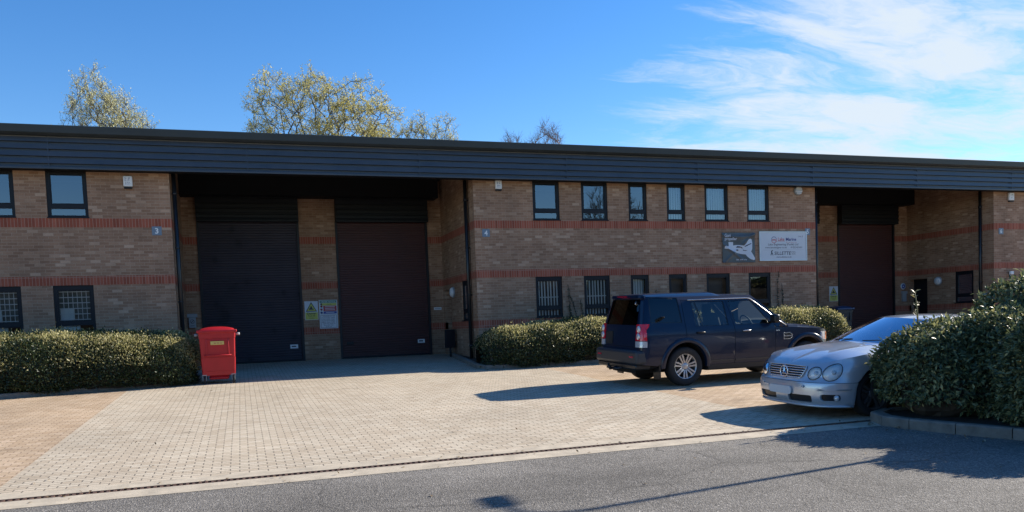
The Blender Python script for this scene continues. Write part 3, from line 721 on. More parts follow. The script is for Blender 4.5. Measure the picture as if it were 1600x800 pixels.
# propeller banner, a rippled sheet
bx0, bx1, bz0, bz1 = 14.87, 16.11, 1.74, 2.705
r = plate_thing('banner', 'dark grey rippled banner with a white propeller leg picture beside the company sign', 'banner', 15.5, 0, bz0)
def bdepth(a, b):
    q = .5+.5*math.sin(9*(a-.2*b)+7*b*b); sag = math.exp(-((b-.86-.25*(a-.5)**2)/.05)**2)
    dg = math.exp(-((b-(.62-.85*a))/.045)**2)*(a < .62); dg2 = math.exp(-((b-(1.9-1.05*(1.9-a)+.05))/.05)**2)
    return -.02-.022*q-.03*sag-.032*dg-.02*dg2
mb = MB(); n = 44; vs = [(bx0+(bx1-bx0)*i/n, bdepth(i/n, j/n), bz0+(bz1-bz0)*j/n) for j in range(n+1) for i in range(n+1)]
mb.add_mesh(vs, [(j*(n+1)+i, j*(n+1)+i+1, (j+1)*(n+1)+i+1, (j+1)*(n+1)+i) for j in range(n) for i in range(n)], smooth=True)
mb.build('sheet', plain('charcoal_banner_vinyl', (.085, .097, .10), .35, var=.12, vscale=4), r, recalc=False)
def on_banner(mb, poly, m, lift=.004):
    # poly in banner fractions, draped on the sheet
    panel(mb, poly, lambda a, b: (bx0+(bx1-bx0)*a, bdepth(a, b)-lift, bz0+(bz1-bz0)*b), step=.035, m=m)
wmat = plain('banner_white_print', (.62, .65, .70), .4)
pic = [(.06, .545), (.10, .56), (.19, .545), (.19, .69), (.33, .69), (.33, .575), (.42, .59), (.55, .585), (.66, .565), (.73, .65), (.80, .77), (.86, .80), (.905, .77), (.92, .66), (.905, .45), (.87, .37), (.93, .26), (.985, .15), (.985, .09), (.94, .075), (.85, .11), (.76, .19), (.70, .27), (.58, .285), (.45, .32), (.30, .385), (.17, .46), (.06, .47)]
mb = MB(); on_banner(mb, pic, wmat); mb.build('picture', None, r, recalc=False)
mb = MB()
for poly in ([(.41, .50), (.46, .555), (.52, .54), (.60, .51), (.61, .46), (.55, .50), (.47, .50)], [(.40, .42), (.44, .445), (.49, .41), (.44, .39)], [(.66, .535), (.74, .59), (.86, .645), (.90, .635), (.78, .575), (.70, .53)], [(.62, .43), (.68, .41), (.76, .405), (.70, .385), (.63, .40)]):
    on_banner(mb, poly, M['ink'], .009)
mb.build('picture_shading', None, r, recalc=False)
mb = MB(); q = lambda a, b: (bx0+(bx1-bx0)*a, bz0+(bz1-bz0)*b)
for t, a, b, sz_, wd in (('Gori', .04, .85, .15, .22), ('propeller', .04, .745, .14, .46)):
    x, z = q(a, b); lettering(mb, t, x, z, -.095, sz_, wmat, 'LEFT', bold=.015, width=wd)
x, z = q(.56, .07); scribble(mb, x, z, -.085, .44, .045, wmat, 3)
mb.build('lettering', None, r)
# warning signs by the shutters
def warn(x, y, z, wd, ht, label):
    r = plate_thing('warning_sign', label, 'sign', x+wd/2, y, z, 'forklift warning signs')
    mb = MB(); mb.box(x, x+wd, y-.012, y-.002, z, z+ht); mb.build('board', M['signgrey'], r)
    mb = MB(); yy = y-.0125; cx = x+wd/2
    mb.quad([(x+.015, yy, z+.012), (x+wd-.015, yy, z+.012), (x+wd-.015, yy, z+ht*.40), (x+.015, yy, z+ht*.40)], M['signyellow'])
    tri = lambda s, c: [(cx-s, c-s*.58), (cx+s, c-s*.58), (cx, c+s*1.15)]
    tz = z+ht*.615
    for s_, m, dy in ((wd*.42, 'ink', .0006), (wd*.33, 'signyellow', .0012)): mb.quad([(p[0], yy-dy, p[1]) for p in tri(s_, tz)], M[m])
    mb.prism([(-.075, -.045), (.075, -.045), (.07, -.01), (.03, .0), (.02, .06), (-.01, .075), (-.03, .05), (-.04, .01), (-.07, .0)], lambda a, b: (cx+a*wd/.42, yy-.0014, tz+b*wd/.42), (0, -.0004, 0), M['ink'])
    lettering(mb, 'Danger', cx, z+ht*.29, yy-.001, .095*wd/.42, M['ink'], bold=.02); lettering(mb, 'Fork lift', cx, z+ht*.175, yy-.001, .07*wd/.42, M['ink'], bold=.01); lettering(mb, 'trucks', cx, z+ht*.07, yy-.001, .06*wd/.42, M['ink'], bold=.01)
    mb.build('print', None, r)
warn(1.965, DEP, .405, .42, .60, 'white and yellow danger forklift sign left of the driver notice on the brick pillar')
warn(22.53, DEP, .45, .42, .60, 'white and yellow danger forklift sign on the pillar of the far right recess')
nx, nz, nw, nh = 2.42, .11, .58, .92
r = plate_thing('driver_notice', 'tall colour banded driver notice sign on the brick pillar between the two shutters', 'sign', nx+nw/2, DEP, nz)
mb = MB(); mb.box(nx, nx+nw, DEP-.014, DEP-.002, nz, nz+nh); mb.build('board', M['signgrey'], r)
mb = MB(); yy = DEP-.0148
def rect(a0, a1, b0, b1, m, dy=0): mb.quad([(nx+nw*a0, yy-dy, nz+nh*b0), (nx+nw*a1, yy-dy, nz+nh*b0), (nx+nw*a1, yy-dy, nz+nh*b1), (nx+nw*a0, yy-dy, nz+nh*b1)], M[m])
rect(.04, .96, .90, .985, 'signgreen'); rect(.14, .96, .81, .89, 'signyellow'); rect(.23, .96, .61, .80, 'signred'); rect(.23, .96, .52, .60, 'signblue')
rect(.06, .94, .025, .475, 'ink'); rect(.075, .925, .035, .465, 'signgrey', .0005)
lettering(mb, 'DRIVER NOTICE', nx+nw/2, nz+nh*.915, yy-.001, .06, M['signgrey'], bold=.02, width=nw*.8)
lettering(mb, 'WARNING', nx+nw*.55, nz+nh*.835, yy-.001, .04, M['ink'], width=nw*.25)
for b in (.755, .70, .645): rect(.32, .86, b, b+.018, 'signgrey', .0006)
rect(.36, .82, .55, .57, 'signgrey', .0006)
lettering(mb, 'THE DOORS OF THIS', nx+nw/2, nz+nh*.415, yy-.001, .046, M['ink'], bold=.006, width=nw*.68)
for k in range(1, 8): scribble(mb, nx+nw/2, nz+nh*(.415-.052*k), yy-.001, nw*(.72, .74, .74, .72, .74, .7, .55, .36)[k], .028, M['ink'], 3)
for b, m in ((.78, 'signred'), (.67, 'signred'), (.56, 'signblue')): mb.lathe([(.0, yy-.001), (.035, yy-.0008)], 'Y', 16, (nx+nw*.13, 0, nz+nh*b), M[m])
mb.prism([(-.04, 0), (.04, 0), (0, .07)], lambda a, b: (nx+nw*.12+a, yy-.0006, nz+nh*.83+b), (0, -.0004, 0), M['ink'])
mb.build('print', None, r)
# small plaque on the right jamb
r = plate_thing('wall_plaque', 'small white plaque on the brick beside the maroon shutter', 'plaque', 6.345, DEP, .60)
mb = MB(); mb.box(6.215, 6.475, DEP-.012, DEP-.002, .60, .69); mb.build('plate', M['white'], r)
mb = MB(); mb.box(6.24, 6.45, DEP-.0135, DEP-.0125, .635, .655, M['grey']); mb.build('print', None, r)
# cigarette bin with a T shaped top
r = plate_thing('cigarette_bin', 'pale grey wall ashtray bin with T shaped top and no smoking mark', 'ash bin', -1.41, DEP, .28)
mb = MB(); mb.box(-1.51, -1.31, DEP-.09, DEP-.002, .28, .60, bev=.008); mb.build('body', M['grey'], r)
mb = MB(); mb.box(-1.56, -1.26, DEP-.11, DEP-.002, .60, .71, bev=.008); mb.build('hood', M['grey'], r)
mb = MB(); ring2(mb, -1.41, .475, .05, .062, 0, 360, DEP-.0915, 'ink')
mb.prism([(-.04, -.028), (-.028, -.04), (.04, .028), (.028, .04)], lambda a, b: (-1.41+a, DEP-.0915, .475+b), (0, -.0006, 0), M['ink']); mb.box(-1.47, -1.35, DEP-.0922, DEP-.091, .335, .35, M['ink']); mb.build('print', None, r)
# bulkhead lamps on the return walls
for xs, yl, zl, lab in ((X4, 2.70, 1.12, 'round white bulkhead lamp on the return wall beside unit 4 downpipe'), (X6, 2.50, 1.09, 'round grey bulkhead lamp on the return wall of the far right recess')):
    r = plate_thing('bulkhead_lamp', lab, 'wall lamp', xs, yl, zl-.17, 'bulkhead lamps')
    mb = MB(); mb.lathe([(.175, -.002), (.175, -.04), (.16, -.045)], 'X', 28, (xs, yl, zl)); mb.build('base', M['grey'], r)
    mb = MB(); mb.lathe([(.158, -.04), (.15, -.08), (.11, -.115), (.05, -.13), (.0, -.132)], 'X', 28, (xs, yl, zl)); mb.build('lens', M['white'], r)
# round meter and grey box on the far pilaster
r = plate_thing('round_sign', 'round blue and white disc above the grey box on the far jamb', 'sign', 26.295, DEP, .85)
mb = MB(); mb.lathe([(.0, DEP-.012), (.135, DEP-.01), (.135, DEP-.002)], 'Y', 24, (26.295, 0, .975)); mb.build('disc', M['signgrey'], r)
mb = MB(); ring2(mb, 26.295, .975, .03, .085, 0, 360, DEP-.0128, 'signblue'); mb.build('print', None, r)
r = plate_thing('cigarette_bin', 'grey wall ashtray bin below the round disc on the far jamb', 'ash bin', 26.295, DEP, .34)
mb = MB(); mb.box(26.2, 26.39, DEP-.09, DEP-.002, .34, .66, bev=.008); mb.build('body', M['grey'], r)
mb = MB(); mb.box(26.16, 26.43, DEP-.11, DEP-.002, .66, .77, bev=.008); mb.build('hood', M['grey'], r)
# small floodlight on the far right wall
r = plate_thing('floodlight', 'small white security light below the middle red band on the far right wall', 'light', 27.3, 0, 1.1)
mb = MB(); mb.box(27.22, 27.38, -.12, -.05, 1.16, 1.28, bev=.01); mb.build('head', M['white'], r)
mb = MB(); mb.box(27.28, 27.32, -.06, -.002, 1.10, 1.19); mb.build('bracket', M['grey'], r)
# black box on a slim post beside the side door
zg = gz(2.5)
r = empty('meter_post', (6.33, 2.5, zg)); tag(r, 'slim post carrying a tall black box beside the unit 4 side wall', 'post')
mb = MB(); mb.tube([(6.33, 2.5, zg-.05), (6.33, 2.5, -.60)], .03, 10); mb.build('post', M['black'], r)
mb = MB(); mb.box(6.17, 6.49, 2.44, 2.56, -.66, -.08, bev=.012); mb.build('box', M['frame'], r)

# ------------------------------------------------------------------ planting beds and kerbs
def kerb(path, wd=.12, ht=.11, name='kerb', seg=.92):
    """kerb stones along a path (outer face on the right-hand side)"""
    mb = MB(); P = [Vector((*p, 0)) for p in path]
    for a, b in zip(P, P[1:]):
        d = b-a; n = max(1, round(d.length/seg)); d.normalize(); nn = Vector((-d.y, d.x, 0))
        for k in range(n):
            p = a+(b-a)*(k/n)+d*.006; q = a+(b-a)*((k+1)/n)-d*.006
            vs = []
            for pt in (p, q):
                for off, h in ((0, -.15), (0, ht-.018), (.018, ht), (wd, ht), (wd, -.15)):
                    c = pt+nn*off; vs.append(Vector((c.x, c.y, gz(pt.y)+h+rnd.uniform(-.003, .003)*(h > 0))))
            mb.add_mesh(vs, [(0, 1, 6, 5), (1, 2, 7, 6), (2, 3, 8, 7), (3, 4, 9, 8), (4, 3, 2, 1, 0), (5, 6, 7, 8, 9)])
    o = mb.build(name, M['kerb']); tag(o, kind='structure'); return o
def bed(poly, lift=.075):
    mb = MB(); mb.add_mesh([(x, y, gz(y)+lift) for x, y in poly], [tuple(range(len(poly)))]); tag(mb.build('planting_bed', M['soil']), kind='structure')
k3 = [(-16, -3.55), (-8, -3.4), (-5, -3.16), (-3.1, -2.62), (-1.6, -2.28), (-1.12, -2.1), (-1.0, -1.6), (-1.0, .0)]
kerb(k3); bed(k3+[(-1.06, .02), (-16, .02)])
k4 = [(6.42, 3.0), (5.85, -2.0), (5.95, -2.55), (6.4, -2.74), (18.2, -2.74), (18.5, -2.6), (18.6, -2.2), (18.6, -.0)]
kerb(k4); bed([(6.56, 2.9)]+k4[1:]+[(6.56, .0)], .07)
kr = [(12.9, -13.42), (8.6, -13.42), (8.2, -13.6), (8.02, -14.0), (8.06, -14.42), (8.25, -14.95), (8.75, -15.5), (9.8, -16.3), (11.2, -17.0), (16, -17.6)]
kr = kr[:5]+[(8.2, -15.0), (8.4, -15.6), (8.6, -16.3), (9.2, -17.1), (10.5, -17.6), (16, -17.9)]
kerb(kr, .15, .13); bed(kr+[(16, -13.42)], .1)

# ------------------------------------------------------------------ hedges and bushes: many single leaves over a twig core
def hull_noise(P, amp, sc_):
    a = rng.uniform(0, 6, 6)
    return amp*(np.sin(P[:, 0]*sc_+a[0])*np.cos(P[:, 1]*sc_*1.3+a[1])+.6*np.sin(P[:, 0]*sc_*2.3+a[2]+P[:, 2]*3)+.5*np.cos(P[:, 1]*sc_*2.9+P[:, 2]*sc_*2+a[3]))
def hedge_profile(t):
    """cross-section (u across -1..1, h up 0..1), t in 0..1 from the front foot over the top to the rear foot"""
    K = [(0, 0), (-.04, .0)]
    P_ = [(-.80, .07), (-.97, .22), (-.98, .48), (-.80, .76), (-.50, .93), (0, 1.0), (.5, .95), (.9, .75), (1, .4), (.97, 0)]
    f = t*(len(P_)-1); i = min(len(P_)-2, int(f)); f -= i; a, b = P_[i], P_[i+1]
    return a[0]+(b[0]-a[0])*f, a[1]+(b[1]-a[1])*f, Vector((-(b[1]-a[1]), (b[0]-a[0])))
def hedge(name, label, x0, x1, ycf, hw, htf, zb, count, size, mat, endr=1.0, group=None, litmat=None, litcount=0):
    root = empty(name, ((x0+x1)/2, ycf((x0+x1)/2), zb)); tag(root, label, 'hedge', group)
    def scatter(n, tmin, tmax):
        T = rng.uniform(tmin, tmax, n); X = rng.uniform(x0, x1, n); P = np.empty((n, 3)); Nn = np.empty((n, 3))
        for i in range(n):
            u, h, nn = hedge_profile(T[i]); e = min(X[i]-x0, x1-X[i])/endr; f = math.sqrt(max(0, 1-(1-min(1, e))**2)); H_ = htf(X[i])
            P[i] = (X[i], ycf(X[i])+hw*u*(.3+.7*f), zb+H_*h*(.5+.5*f))
            nl = math.hypot(nn.x, nn.y) or 1
            Nn[i] = ((-1 if X[i]-x0 < x1-X[i] else 1)*(1-f)*1.6, nn.x/nl*H_ if False else nn.x/nl, nn.y/nl)
        Nn[:, 1] *= 1; Nn /= np.linalg.norm(Nn, axis=1, keepdims=True)+1e-9
        off = hull_noise(P, .045, 2.1)-np.abs(rng.normal(0, .07, n))+rng.exponential(.022, n)
        P += Nn*off[:, None]; k = P[:, 2] > zb+.02
        return P[k], Nn[k]
    P, Nn = scatter(count, 0, .72); D = Nn*.7+rng.normal(0, .5, P.shape)+np.array([[0, 0, .35]])
    leaves('foliage', P, D, Nn+np.array([[0, 0, .4]]), size, mat, root, .55, .45)
    if litcount:  # pale leaves paint a sunlit band on the upper shoulder and right end
        P, Nn = scatter(litcount, .20, .68); P += Nn*.025; D = Nn*.6+rng.normal(0, .45, P.shape)+np.array([[0, 0, .6]])
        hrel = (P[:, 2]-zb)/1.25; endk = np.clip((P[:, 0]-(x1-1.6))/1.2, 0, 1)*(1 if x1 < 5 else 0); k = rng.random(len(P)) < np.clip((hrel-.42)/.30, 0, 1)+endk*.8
        leaves('painted_sunlit_leaves', P[k], D[k], Nn[k]*.45+np.array([[.65, .05, .6]]), size*.9, litmat, root, .55, .4)
    mb = MB(); m, k = 40, 18; vs = []
    for i in range(m+1):
        x = x0+.16+(x1-x0-.32)*i/m; e = min(x-x0, x1-x)/endr; f = math.sqrt(max(0, 1-(1-min(1, e))**2))
        for j in range(k+1):
            u, h, _ = hedge_profile(j/k)
            vs.append((x, ycf(x)+u*(hw-.15)*(.3+.7*f)+rnd.uniform(-.03, .03), zb+h*(htf(x)-.13)*(.5+.5*f)+rnd.uniform(-.03, .01)))
    mb.add_mesh(vs, [(i*(k+1)+j, i*(k+1)+j+1, (i+1)*(k+1)+j+1, (i+1)*(k+1)+j) for i in range(m) for j in range(k)]); mb.build('branches', M['twig'], root)
    return root
hedge('hedge', 'long clipped evergreen hedge at the left below the grilled windows of unit 3', -9.2, -.98, lambda x: interp([(-9, -2.25), (-5, -2.1), (-3, -1.82), (-1, -1.5)], x), 1.13, lambda x: 1.33-.12*max(0, (x+3.6)/2.6)**1.3, gz(-2)-.03, 66000, .048, M['hedgeleaf'], .8, 'clipped hedges along the building', M['sunlitleaf'], 60000)
hedge('hedge', 'long clipped evergreen hedge behind the dark blue four by four', 5.95, 17.75, lambda x: -1.86, 1.1, lambda x: .98+.22*min(1, max(0, (x-6.0)/2.6))+.10*max(0, (x-9)/9), gz(-2)-.03, 90000, .048, M['hedgeleaf'], .8, 'clipped hedges along the building', M['sunlitleaf'], 72000)
def bush(name, label, ells, count, size, mat, cat='bush'):
    """ells: (x, y, zbase, rx, ry, rz) half ellipsoids merged into one mound"""
    x, y, z = ells[0][:3]; root = empty(name, (x, y, z)); tag(root, label, cat, 'laurel bushes on the kerbed bed')
    P = []; Nn = []; A = np.array([(e[3]+e[4])*e[5]+e[3]*e[4] for e in ells]); cnt = (count*A/A.sum()).astype(int)
    for e, n in zip(ells, cnt):
        d = rng.normal(0, 1, (n, 3)); d[:, 2] = np.where(rng.random(n) < .30, -np.abs(d[:, 2])*.6, np.abs(d[:, 2])); d /= np.linalg.norm(d, axis=1, keepdims=True)
        q = np.sign(d)*np.abs(d)**.8; R = np.array(e[3:6]); p = np.array(e[:3])+q*R; nn = d/R; nn /= np.linalg.norm(nn, axis=1, keepdims=True)
        off = hull_noise(p, .07, 2.6)-np.abs(rng.normal(0, .10, n))+rng.exponential(.022, n)
        p = p+nn*off[:, None]
        inside = np.zeros(n, bool)
        for f in ells:
            if f is e: continue
            ff = np.array([f[3]-.14, f[4]-.14, f[5]-.12]); inside |= ((((p-np.array(f[:3]))/ff)**2).sum(1) < 1)
        k = ~inside & (p[:, 2] > gz(-14.3)+.14+.16*np.clip((8.95-p[:, 0])/.7, 0, 1)+.05*np.sin(p[:, 0]*4)+.05*np.sin(p[:, 1]*5)); P.append(p[k]); Nn.append(nn[k])
    P = np.vstack(P); Nn = np.vstack(Nn)
    D = Nn*.55+rng.normal(0, .55, P.shape)+np.array([[0, 0, -.22]])
    leaves('foliage', P, D, Nn+np.array([[.25, 0, .5]]), size, mat, root, .43, .4, .35)
    mb = MB()
    for e in ells:
        for _ in range(9):
            a = rnd.uniform(0, 6.28); q = rnd.uniform(.15, .6); mb.tube([(e[0]+rnd.uniform(-.2, .2), e[1]+rnd.uniform(-.2, .2), gz(-14.3)+.05), (e[0]+e[3]*q*math.cos(a), e[1]+e[4]*q*math.sin(a), e[2])], [.022, .014], 6)
        n1, n2 = 22, 12
        vs = [(e[0]+(e[3]-.22)*math.cos(2*PI*i/n1)*max(0, math.cos(-.9+(PI/2+.9)*j/n2))**.8+rnd.uniform(-.05, .05), e[1]+(e[4]-.22)*math.sin(2*PI*i/n1)*max(0, math.cos(-.9+(PI/2+.9)*j/n2))**.8+rnd.uniform(-.05, .05), e[2]+(e[5]-.2)*math.sin(-.9+(PI/2+.9)*j/n2)) for j in range(n2+1) for i in range(n1)]
        mb.add_mesh(vs, [(j*n1+i, j*n1+(i+1) % n1, (j+1)*n1+(i+1) % n1, (j+1)*n1+i) for j in range(n2) for i in range(n1)])
    mb.build('branches', M['twig'], root)
    return root
zb = gz(-14.3)+.09
bs = bush('bush', 'large glossy laurel bush spilling over the kerb in front of the silver car', [(9.08, -14.12, zb+.46, .94, .74, .76), (9.9, -14.45, zb+.45, 1.1, .98, .97), (10.9, -15.0, zb+.45, 1.2, 1.2, .95), (9.55, -15.95, zb+.45, 1.12, 1.0, 1.01)], 100000, .075, M['bushleaf'])
bush('bush', 'taller laurel bush rising behind the large one at the right edge', [(11.75, -14.18, zb+.6, 2.25, .72, 1.46), (13.2, -15.0, zb+.6, 1.3, 1.5, 1.5)], 44000, .08, M['bushleaf'])
# tall shoot growing out of the bush
mb = MB(); sp = [Vector((8.86, -13.8, -.42)), Vector((8.855, -13.8, -.1)), Vector((8.835, -13.8, .1)), Vector((8.82, -13.79, .245))]
mb.tube(sp, [.012, .010, .008, .004], 6); st = mb.build('shoot', plain('pale_shoot', (.20, .17, .07), .7), bs)
ps = []; ds = []
for k in range(20):
    t = rnd.random()**.6*3; i = min(2, int(t)); ps.append(sp[i].lerp(sp[i+1], t-i)); a = rnd.uniform(0, 6.3); ds.append((math.cos(a), math.sin(a)*.5, .5))
leaves('shoot_leaf', ps, ds, [(0, -.3, 1)]*20, .075, leafmat('shoot_leaf', [(0, (.20, .19, .07)), (1, (.33, .27, .12))], .4, .3), st)

# litter blown along the kerbs
Q = []
def litter(path, n, off, spread):
    for _ in range(n):
        i = rnd.randrange(len(path)-1); t = rnd.random(); a, b = Vector(path[i]), Vector(path[i+1]); d = (b-a).normalized(); p = a.lerp(b, t)+Vector((d.y, -d.x))*(off+abs(rnd.gauss(0, spread))); Q.append((p.x, p.y, gz(p.y)+.006))
litter(k3[:7], 170, .03, .28); litter(k4[1:6], 150, .03, .25); litter(kr[1:9], 130, .04, .30); litter([(-6, -13.5), (8, -13.5)], 90, -.05, .25)
for _ in range(70): x_, y_ = rnd.uniform(-3, 8), rnd.uniform(-17.5, -3); Q.append((x_, y_, gz(y_)+.006))
lt = leaves('leaf_litter', Q, [(rnd.uniform(-1, 1), rnd.uniform(-1, 1), .08) for _ in Q], [(0, 0, 1)]*len(Q), .045, leafmat('dry_leaf', [(0, (.10, .06, .03)), (.6, (.25, .17, .08)), (1, (.48, .42, .28))], .7, .1), None, .55, .12)
tag(lt, 'dry leaf litter scattered along the kerbs and the drain', 'leaf litter', kind='stuff')

# climbers on the brick
def climber(label, stems):
    x, z = stems[0][0]; r = empty('climbing_plant', (x, -.03, z)); tag(r, label, 'climbing plant', 'climbing plants on the wall')
    mb = MB(); P = []; D = []
    for s_ in stems:
        pts = [Vector((a, -.02-.012*rnd.random(), b)) for a, b in s_]; fine = []
        for a, b in zip(pts, pts[1:]):
            for k in range(6): fine.append(a.lerp(b, k/6)+Vector((rnd.uniform(-.012, .012), 0, 0)))
        fine.append(pts[-1]); mb.tube(fine, [.011*(1-.7*i/len(fine)) for i in range(len(fine))], 5)
        for i in range(len(fine)-1):
            for k in range(5): P.append(fine[i].lerp(fine[i+1], rnd.random())); D.append((rnd.uniform(-1, 1), rnd.uniform(-.9, -.1), rnd.uniform(-.3, 1)))
    mb.build('stem', M['twig'], r); leaves('foliage', P, D, [(0, -1, .3)]*len(P), .05, M['climbleaf'], r, .6)
climber('dark climber with three thin stems on the brick between the two barred windows', [[(9.48, 0), (9.46, .5), (9.44, 1.12)], [(9.72, 0), (9.6, .5), (9.46, .85)], [(9.68, 0), (9.5, .25), (9.42, .5)], [(9.9, .02), (9.86, .4), (9.82, .66)]])
climber('short dead climber stem on the brick above the rear of the dark four by four', [[(12.42, .1), (12.43, .5), (12.41, .9)]])
climber('tall climber with two stems on the brick left of the right wall corner', [[(16.98, .05), (16.97, .7), (17.0, 1.42)], [(17.18, .05), (17.16, .5), (17.12, 1.0)]])

# ------------------------------------------------------------------ trees beyond the roof
def tree(name, label, x, y, zb, env, trunk_h, npts, twigmat, leafm=None, lsize=.12, nleaf=5, seed=1, trunk_r=.28, rise=.5, twig=.55, group='trees beyond the roof', ntw=3, minr=.012):
    """env: (cx offset, z centre, rx, ry, rz) crown ellipsoids; boughs are grown by joining scattered crown points to the nearest limb"""
    g = np.random.default_rng(seed); root = empty(name, (x, y, zb)); tag(root, label, 'tree', group)
    pts = []; vol = np.array([e[2]*e[3]*e[4] for e in env])
    for e, n in zip(env, (npts*vol/vol.sum()).astype(int)):
        d = g.normal(0, 1, (n, 3)); d /= np.linalg.norm(d, axis=1, keepdims=True); r = g.uniform(.15, 1, n)**.42
        lump = 1+.10*np.sin(d[:, 0]*5+seed)+.08*np.sin(d[:, 2]*6+seed*2)
        pts.append(np.array([e[0], 0, e[1]-zb])+d*(r*lump)[:, None]*np.array(e[2:5]))
    pts = np.vstack(pts); pts = pts[pts[:, 2] > trunk_h*.75]
    nodes_ = [np.array([0, 0, trunk_h*k/4]) for k in range(5)]; par = [-1, 0, 1, 2, 3]; plen = [0]*5
    top = nodes_[-1]; order = np.argsort(np.linalg.norm(pts-top, axis=1))
    arr = np.empty((len(pts)*2+8, 3)); arr[:5] = nodes_; pl = np.zeros(len(pts)*2+8); cnt = 5; usable = np.zeros(len(pts)*2+8, bool); usable[3:5] = True
    for i in order:
        p = pts[i]; dv = p-arr[:cnt]; ds = np.linalg.norm(dv, axis=1)
        cost = ds*(1+rise*np.clip(.35-dv[:, 2]/(ds+1e-6), 0, 2))+.18*pl[:cnt]; cost[~usable[:cnt]] = 1e9
        k = int(np.argmin(cost)); mid = (arr[k]+p)/2+g.normal(0, .035, 3)*ds[k]*.8+np.array([0, 0, -.05*ds[k]*rise])
        arr[cnt] = mid; pl[cnt] = pl[k]+ds[k]/2; par.append(k); usable[cnt] = True; cnt += 1
        arr[cnt] = p; pl[cnt] = pl[k]+ds[k]; par.append(cnt-1); usable[cnt] = True; cnt += 1
    w_ = np.ones(cnt)
    for i in range(cnt-1, 0, -1): w_[par[i]] += w_[i]
    R_ = np.maximum(minr, trunk_r*.62*(w_/w_[4])**.44); R_[:5] = np.linspace(trunk_r*1.25, trunk_r*.8, 5)
    V = []; F = []
    def tube_(p, q, r0, r1, n):
        d = q-p; L_ = np.linalg.norm(d)
        if L_ < 1e-5: return
        d /= L_; a = np.cross(d, (.3, .9, .2)); a /= np.linalg.norm(a); b = np.cross(a, d); base = len(V)
        for o, r in ((p, r0), (q, r1)):
            for j in range(n): t = 2*PI*j/n; V.append(o+(a*math.cos(t)+b*math.sin(t))*r)
        for j in range(n): F.append((base+j, base+(j+1) % n, base+n+(j+1) % n, base+n+j))
    off = np.array([x, y, zb])
    for i in range(5, cnt): tube_(arr[par[i]]+off, arr[i]+off, min(R_[par[i]], R_[i]*1.35), R_[i], 6 if R_[i] > .05 else 4)
    P = []; D = []
    for i in range(5, cnt):
        if w_[i] > 14: continue
        pd = arr[i]-arr[par[i]]; pd = pd/(np.linalg.norm(pd)+1e-6)
        for k in range(ntw):
            d = pd*.6+g.normal(0, .55, 3)+np.array([0, 0, .35*rise]); d /= np.linalg.norm(d); e = arr[i]+d*twig*g.uniform(.5, 1.3); m_ = (arr[i]+e)/2+g.normal(0, .05, 3)
            tube_(arr[i]+off, m_+off, minr*.75, minr*.55, 3); tube_(m_+off, e+off, minr*.55, minr*.3, 3)
            for q in range(nleaf):
                t = g.uniform(.25, 1.05); P.append(arr[i]*(1-t)+e*t+off+g.normal(0, .05, 3)); D.append(d+g.normal(0, .7, 3))
    tb = MB(); tb.tube([Vector((x, y, zb-.3))]+[Vector(off+arr[k]) for k in range(5)], [trunk_r*1.35]+list(R_[:5]), 12); tb.build('trunk', M['bark'], root)
    me = bpy.data.meshes.new('branches'); me.from_pydata([tuple(v) for v in V], [], F); me.materials.append(twigmat); o = bpy.data.objects.new('branches', me); C.objects.link(o); attach(o, root)
    if leafm: leaves('foliage', P, D, [(0, 0, 1)]*len(P), lsize, leafm, root, .6, .6)
    return root
gB = gz(5)
tree('poplar_tree', 'pale spring tree with upright branches alone beyond the left roof', -7.0, 30, gB, [(-.2, 11.2, 2.0, 2.2, 4.6), (.9, 10.4, 2.0, 2.0, 4.0)], 4.5, 800, M['bark'], M['paleleaf'], .085, 8, 3, .2, 1.8, .65)
tree('oak_tree', 'broad golden oak tree in young leaf behind the twin shutters', 5.6, 30, gB, [(-1.7, 11.7, 3.2, 3.4, 4.8), (1.4, 11.7, 3.3, 3.4, 4.5), (3.0, 10.8, 2.4, 2.6, 4.1)], 6.0, 1500, M['bark'], M['springleaf'], .09, 10, 5, .34, .25, .5)
tree('oak_tree', 'smaller sparse spring tree just right of the golden oak', 12.7, 30.5, gB, [(-.9, 10.3, 1.5, 1.8, 3.7), (.9, 10.3, 1.6, 1.8, 3.6)], 5.2, 560, M['bark'], M['springleaf'], .085, 6, 8, .2, .5, .5)
tree('bare_tree', 'leafless reddish tree above the roof right of the oaks', 20.9, 31, gB, [(.2, 10.3, 1.8, 1.8, 3.8)], 5, 520, M['barebark'], None, .1, 0, 13, .2, 1.2, .6, ntw=6, minr=.010)
tree('bare_tree', 'low bare tree left of the taller leafless tree', 18.9, 31, gB, [(-.1, 9.9, 1.5, 1.6, 3.5)], 4.5, 300, M['barebark'], None, .1, 0, 21, .16, .9, .6, ntw=5, minr=.010)
tree('bare_tree', 'tall bare tree across the road mirrored in the upper windows', 25.6, -30, gz(-30), [(0, 5.4, 2.3, 2.3, 4.8)], 2.0, 520, M['bark'], None, .1, 0, 34, .2, 1.6, .6, group='trees across the road', minr=.02)
hedge('hedge', 'tall dark hedge added behind the viewer to darken reflections', -45, 70, lambda x: -40, 1.6, lambda x: 6.0+.7*math.sin(x*.37)+.45*math.sin(x*1.1), gz(-40)-.05, 26000, .34, M['bushleaf'], 1.5)  # unseen hedge, added and sized to darken reflections in windows and car paint
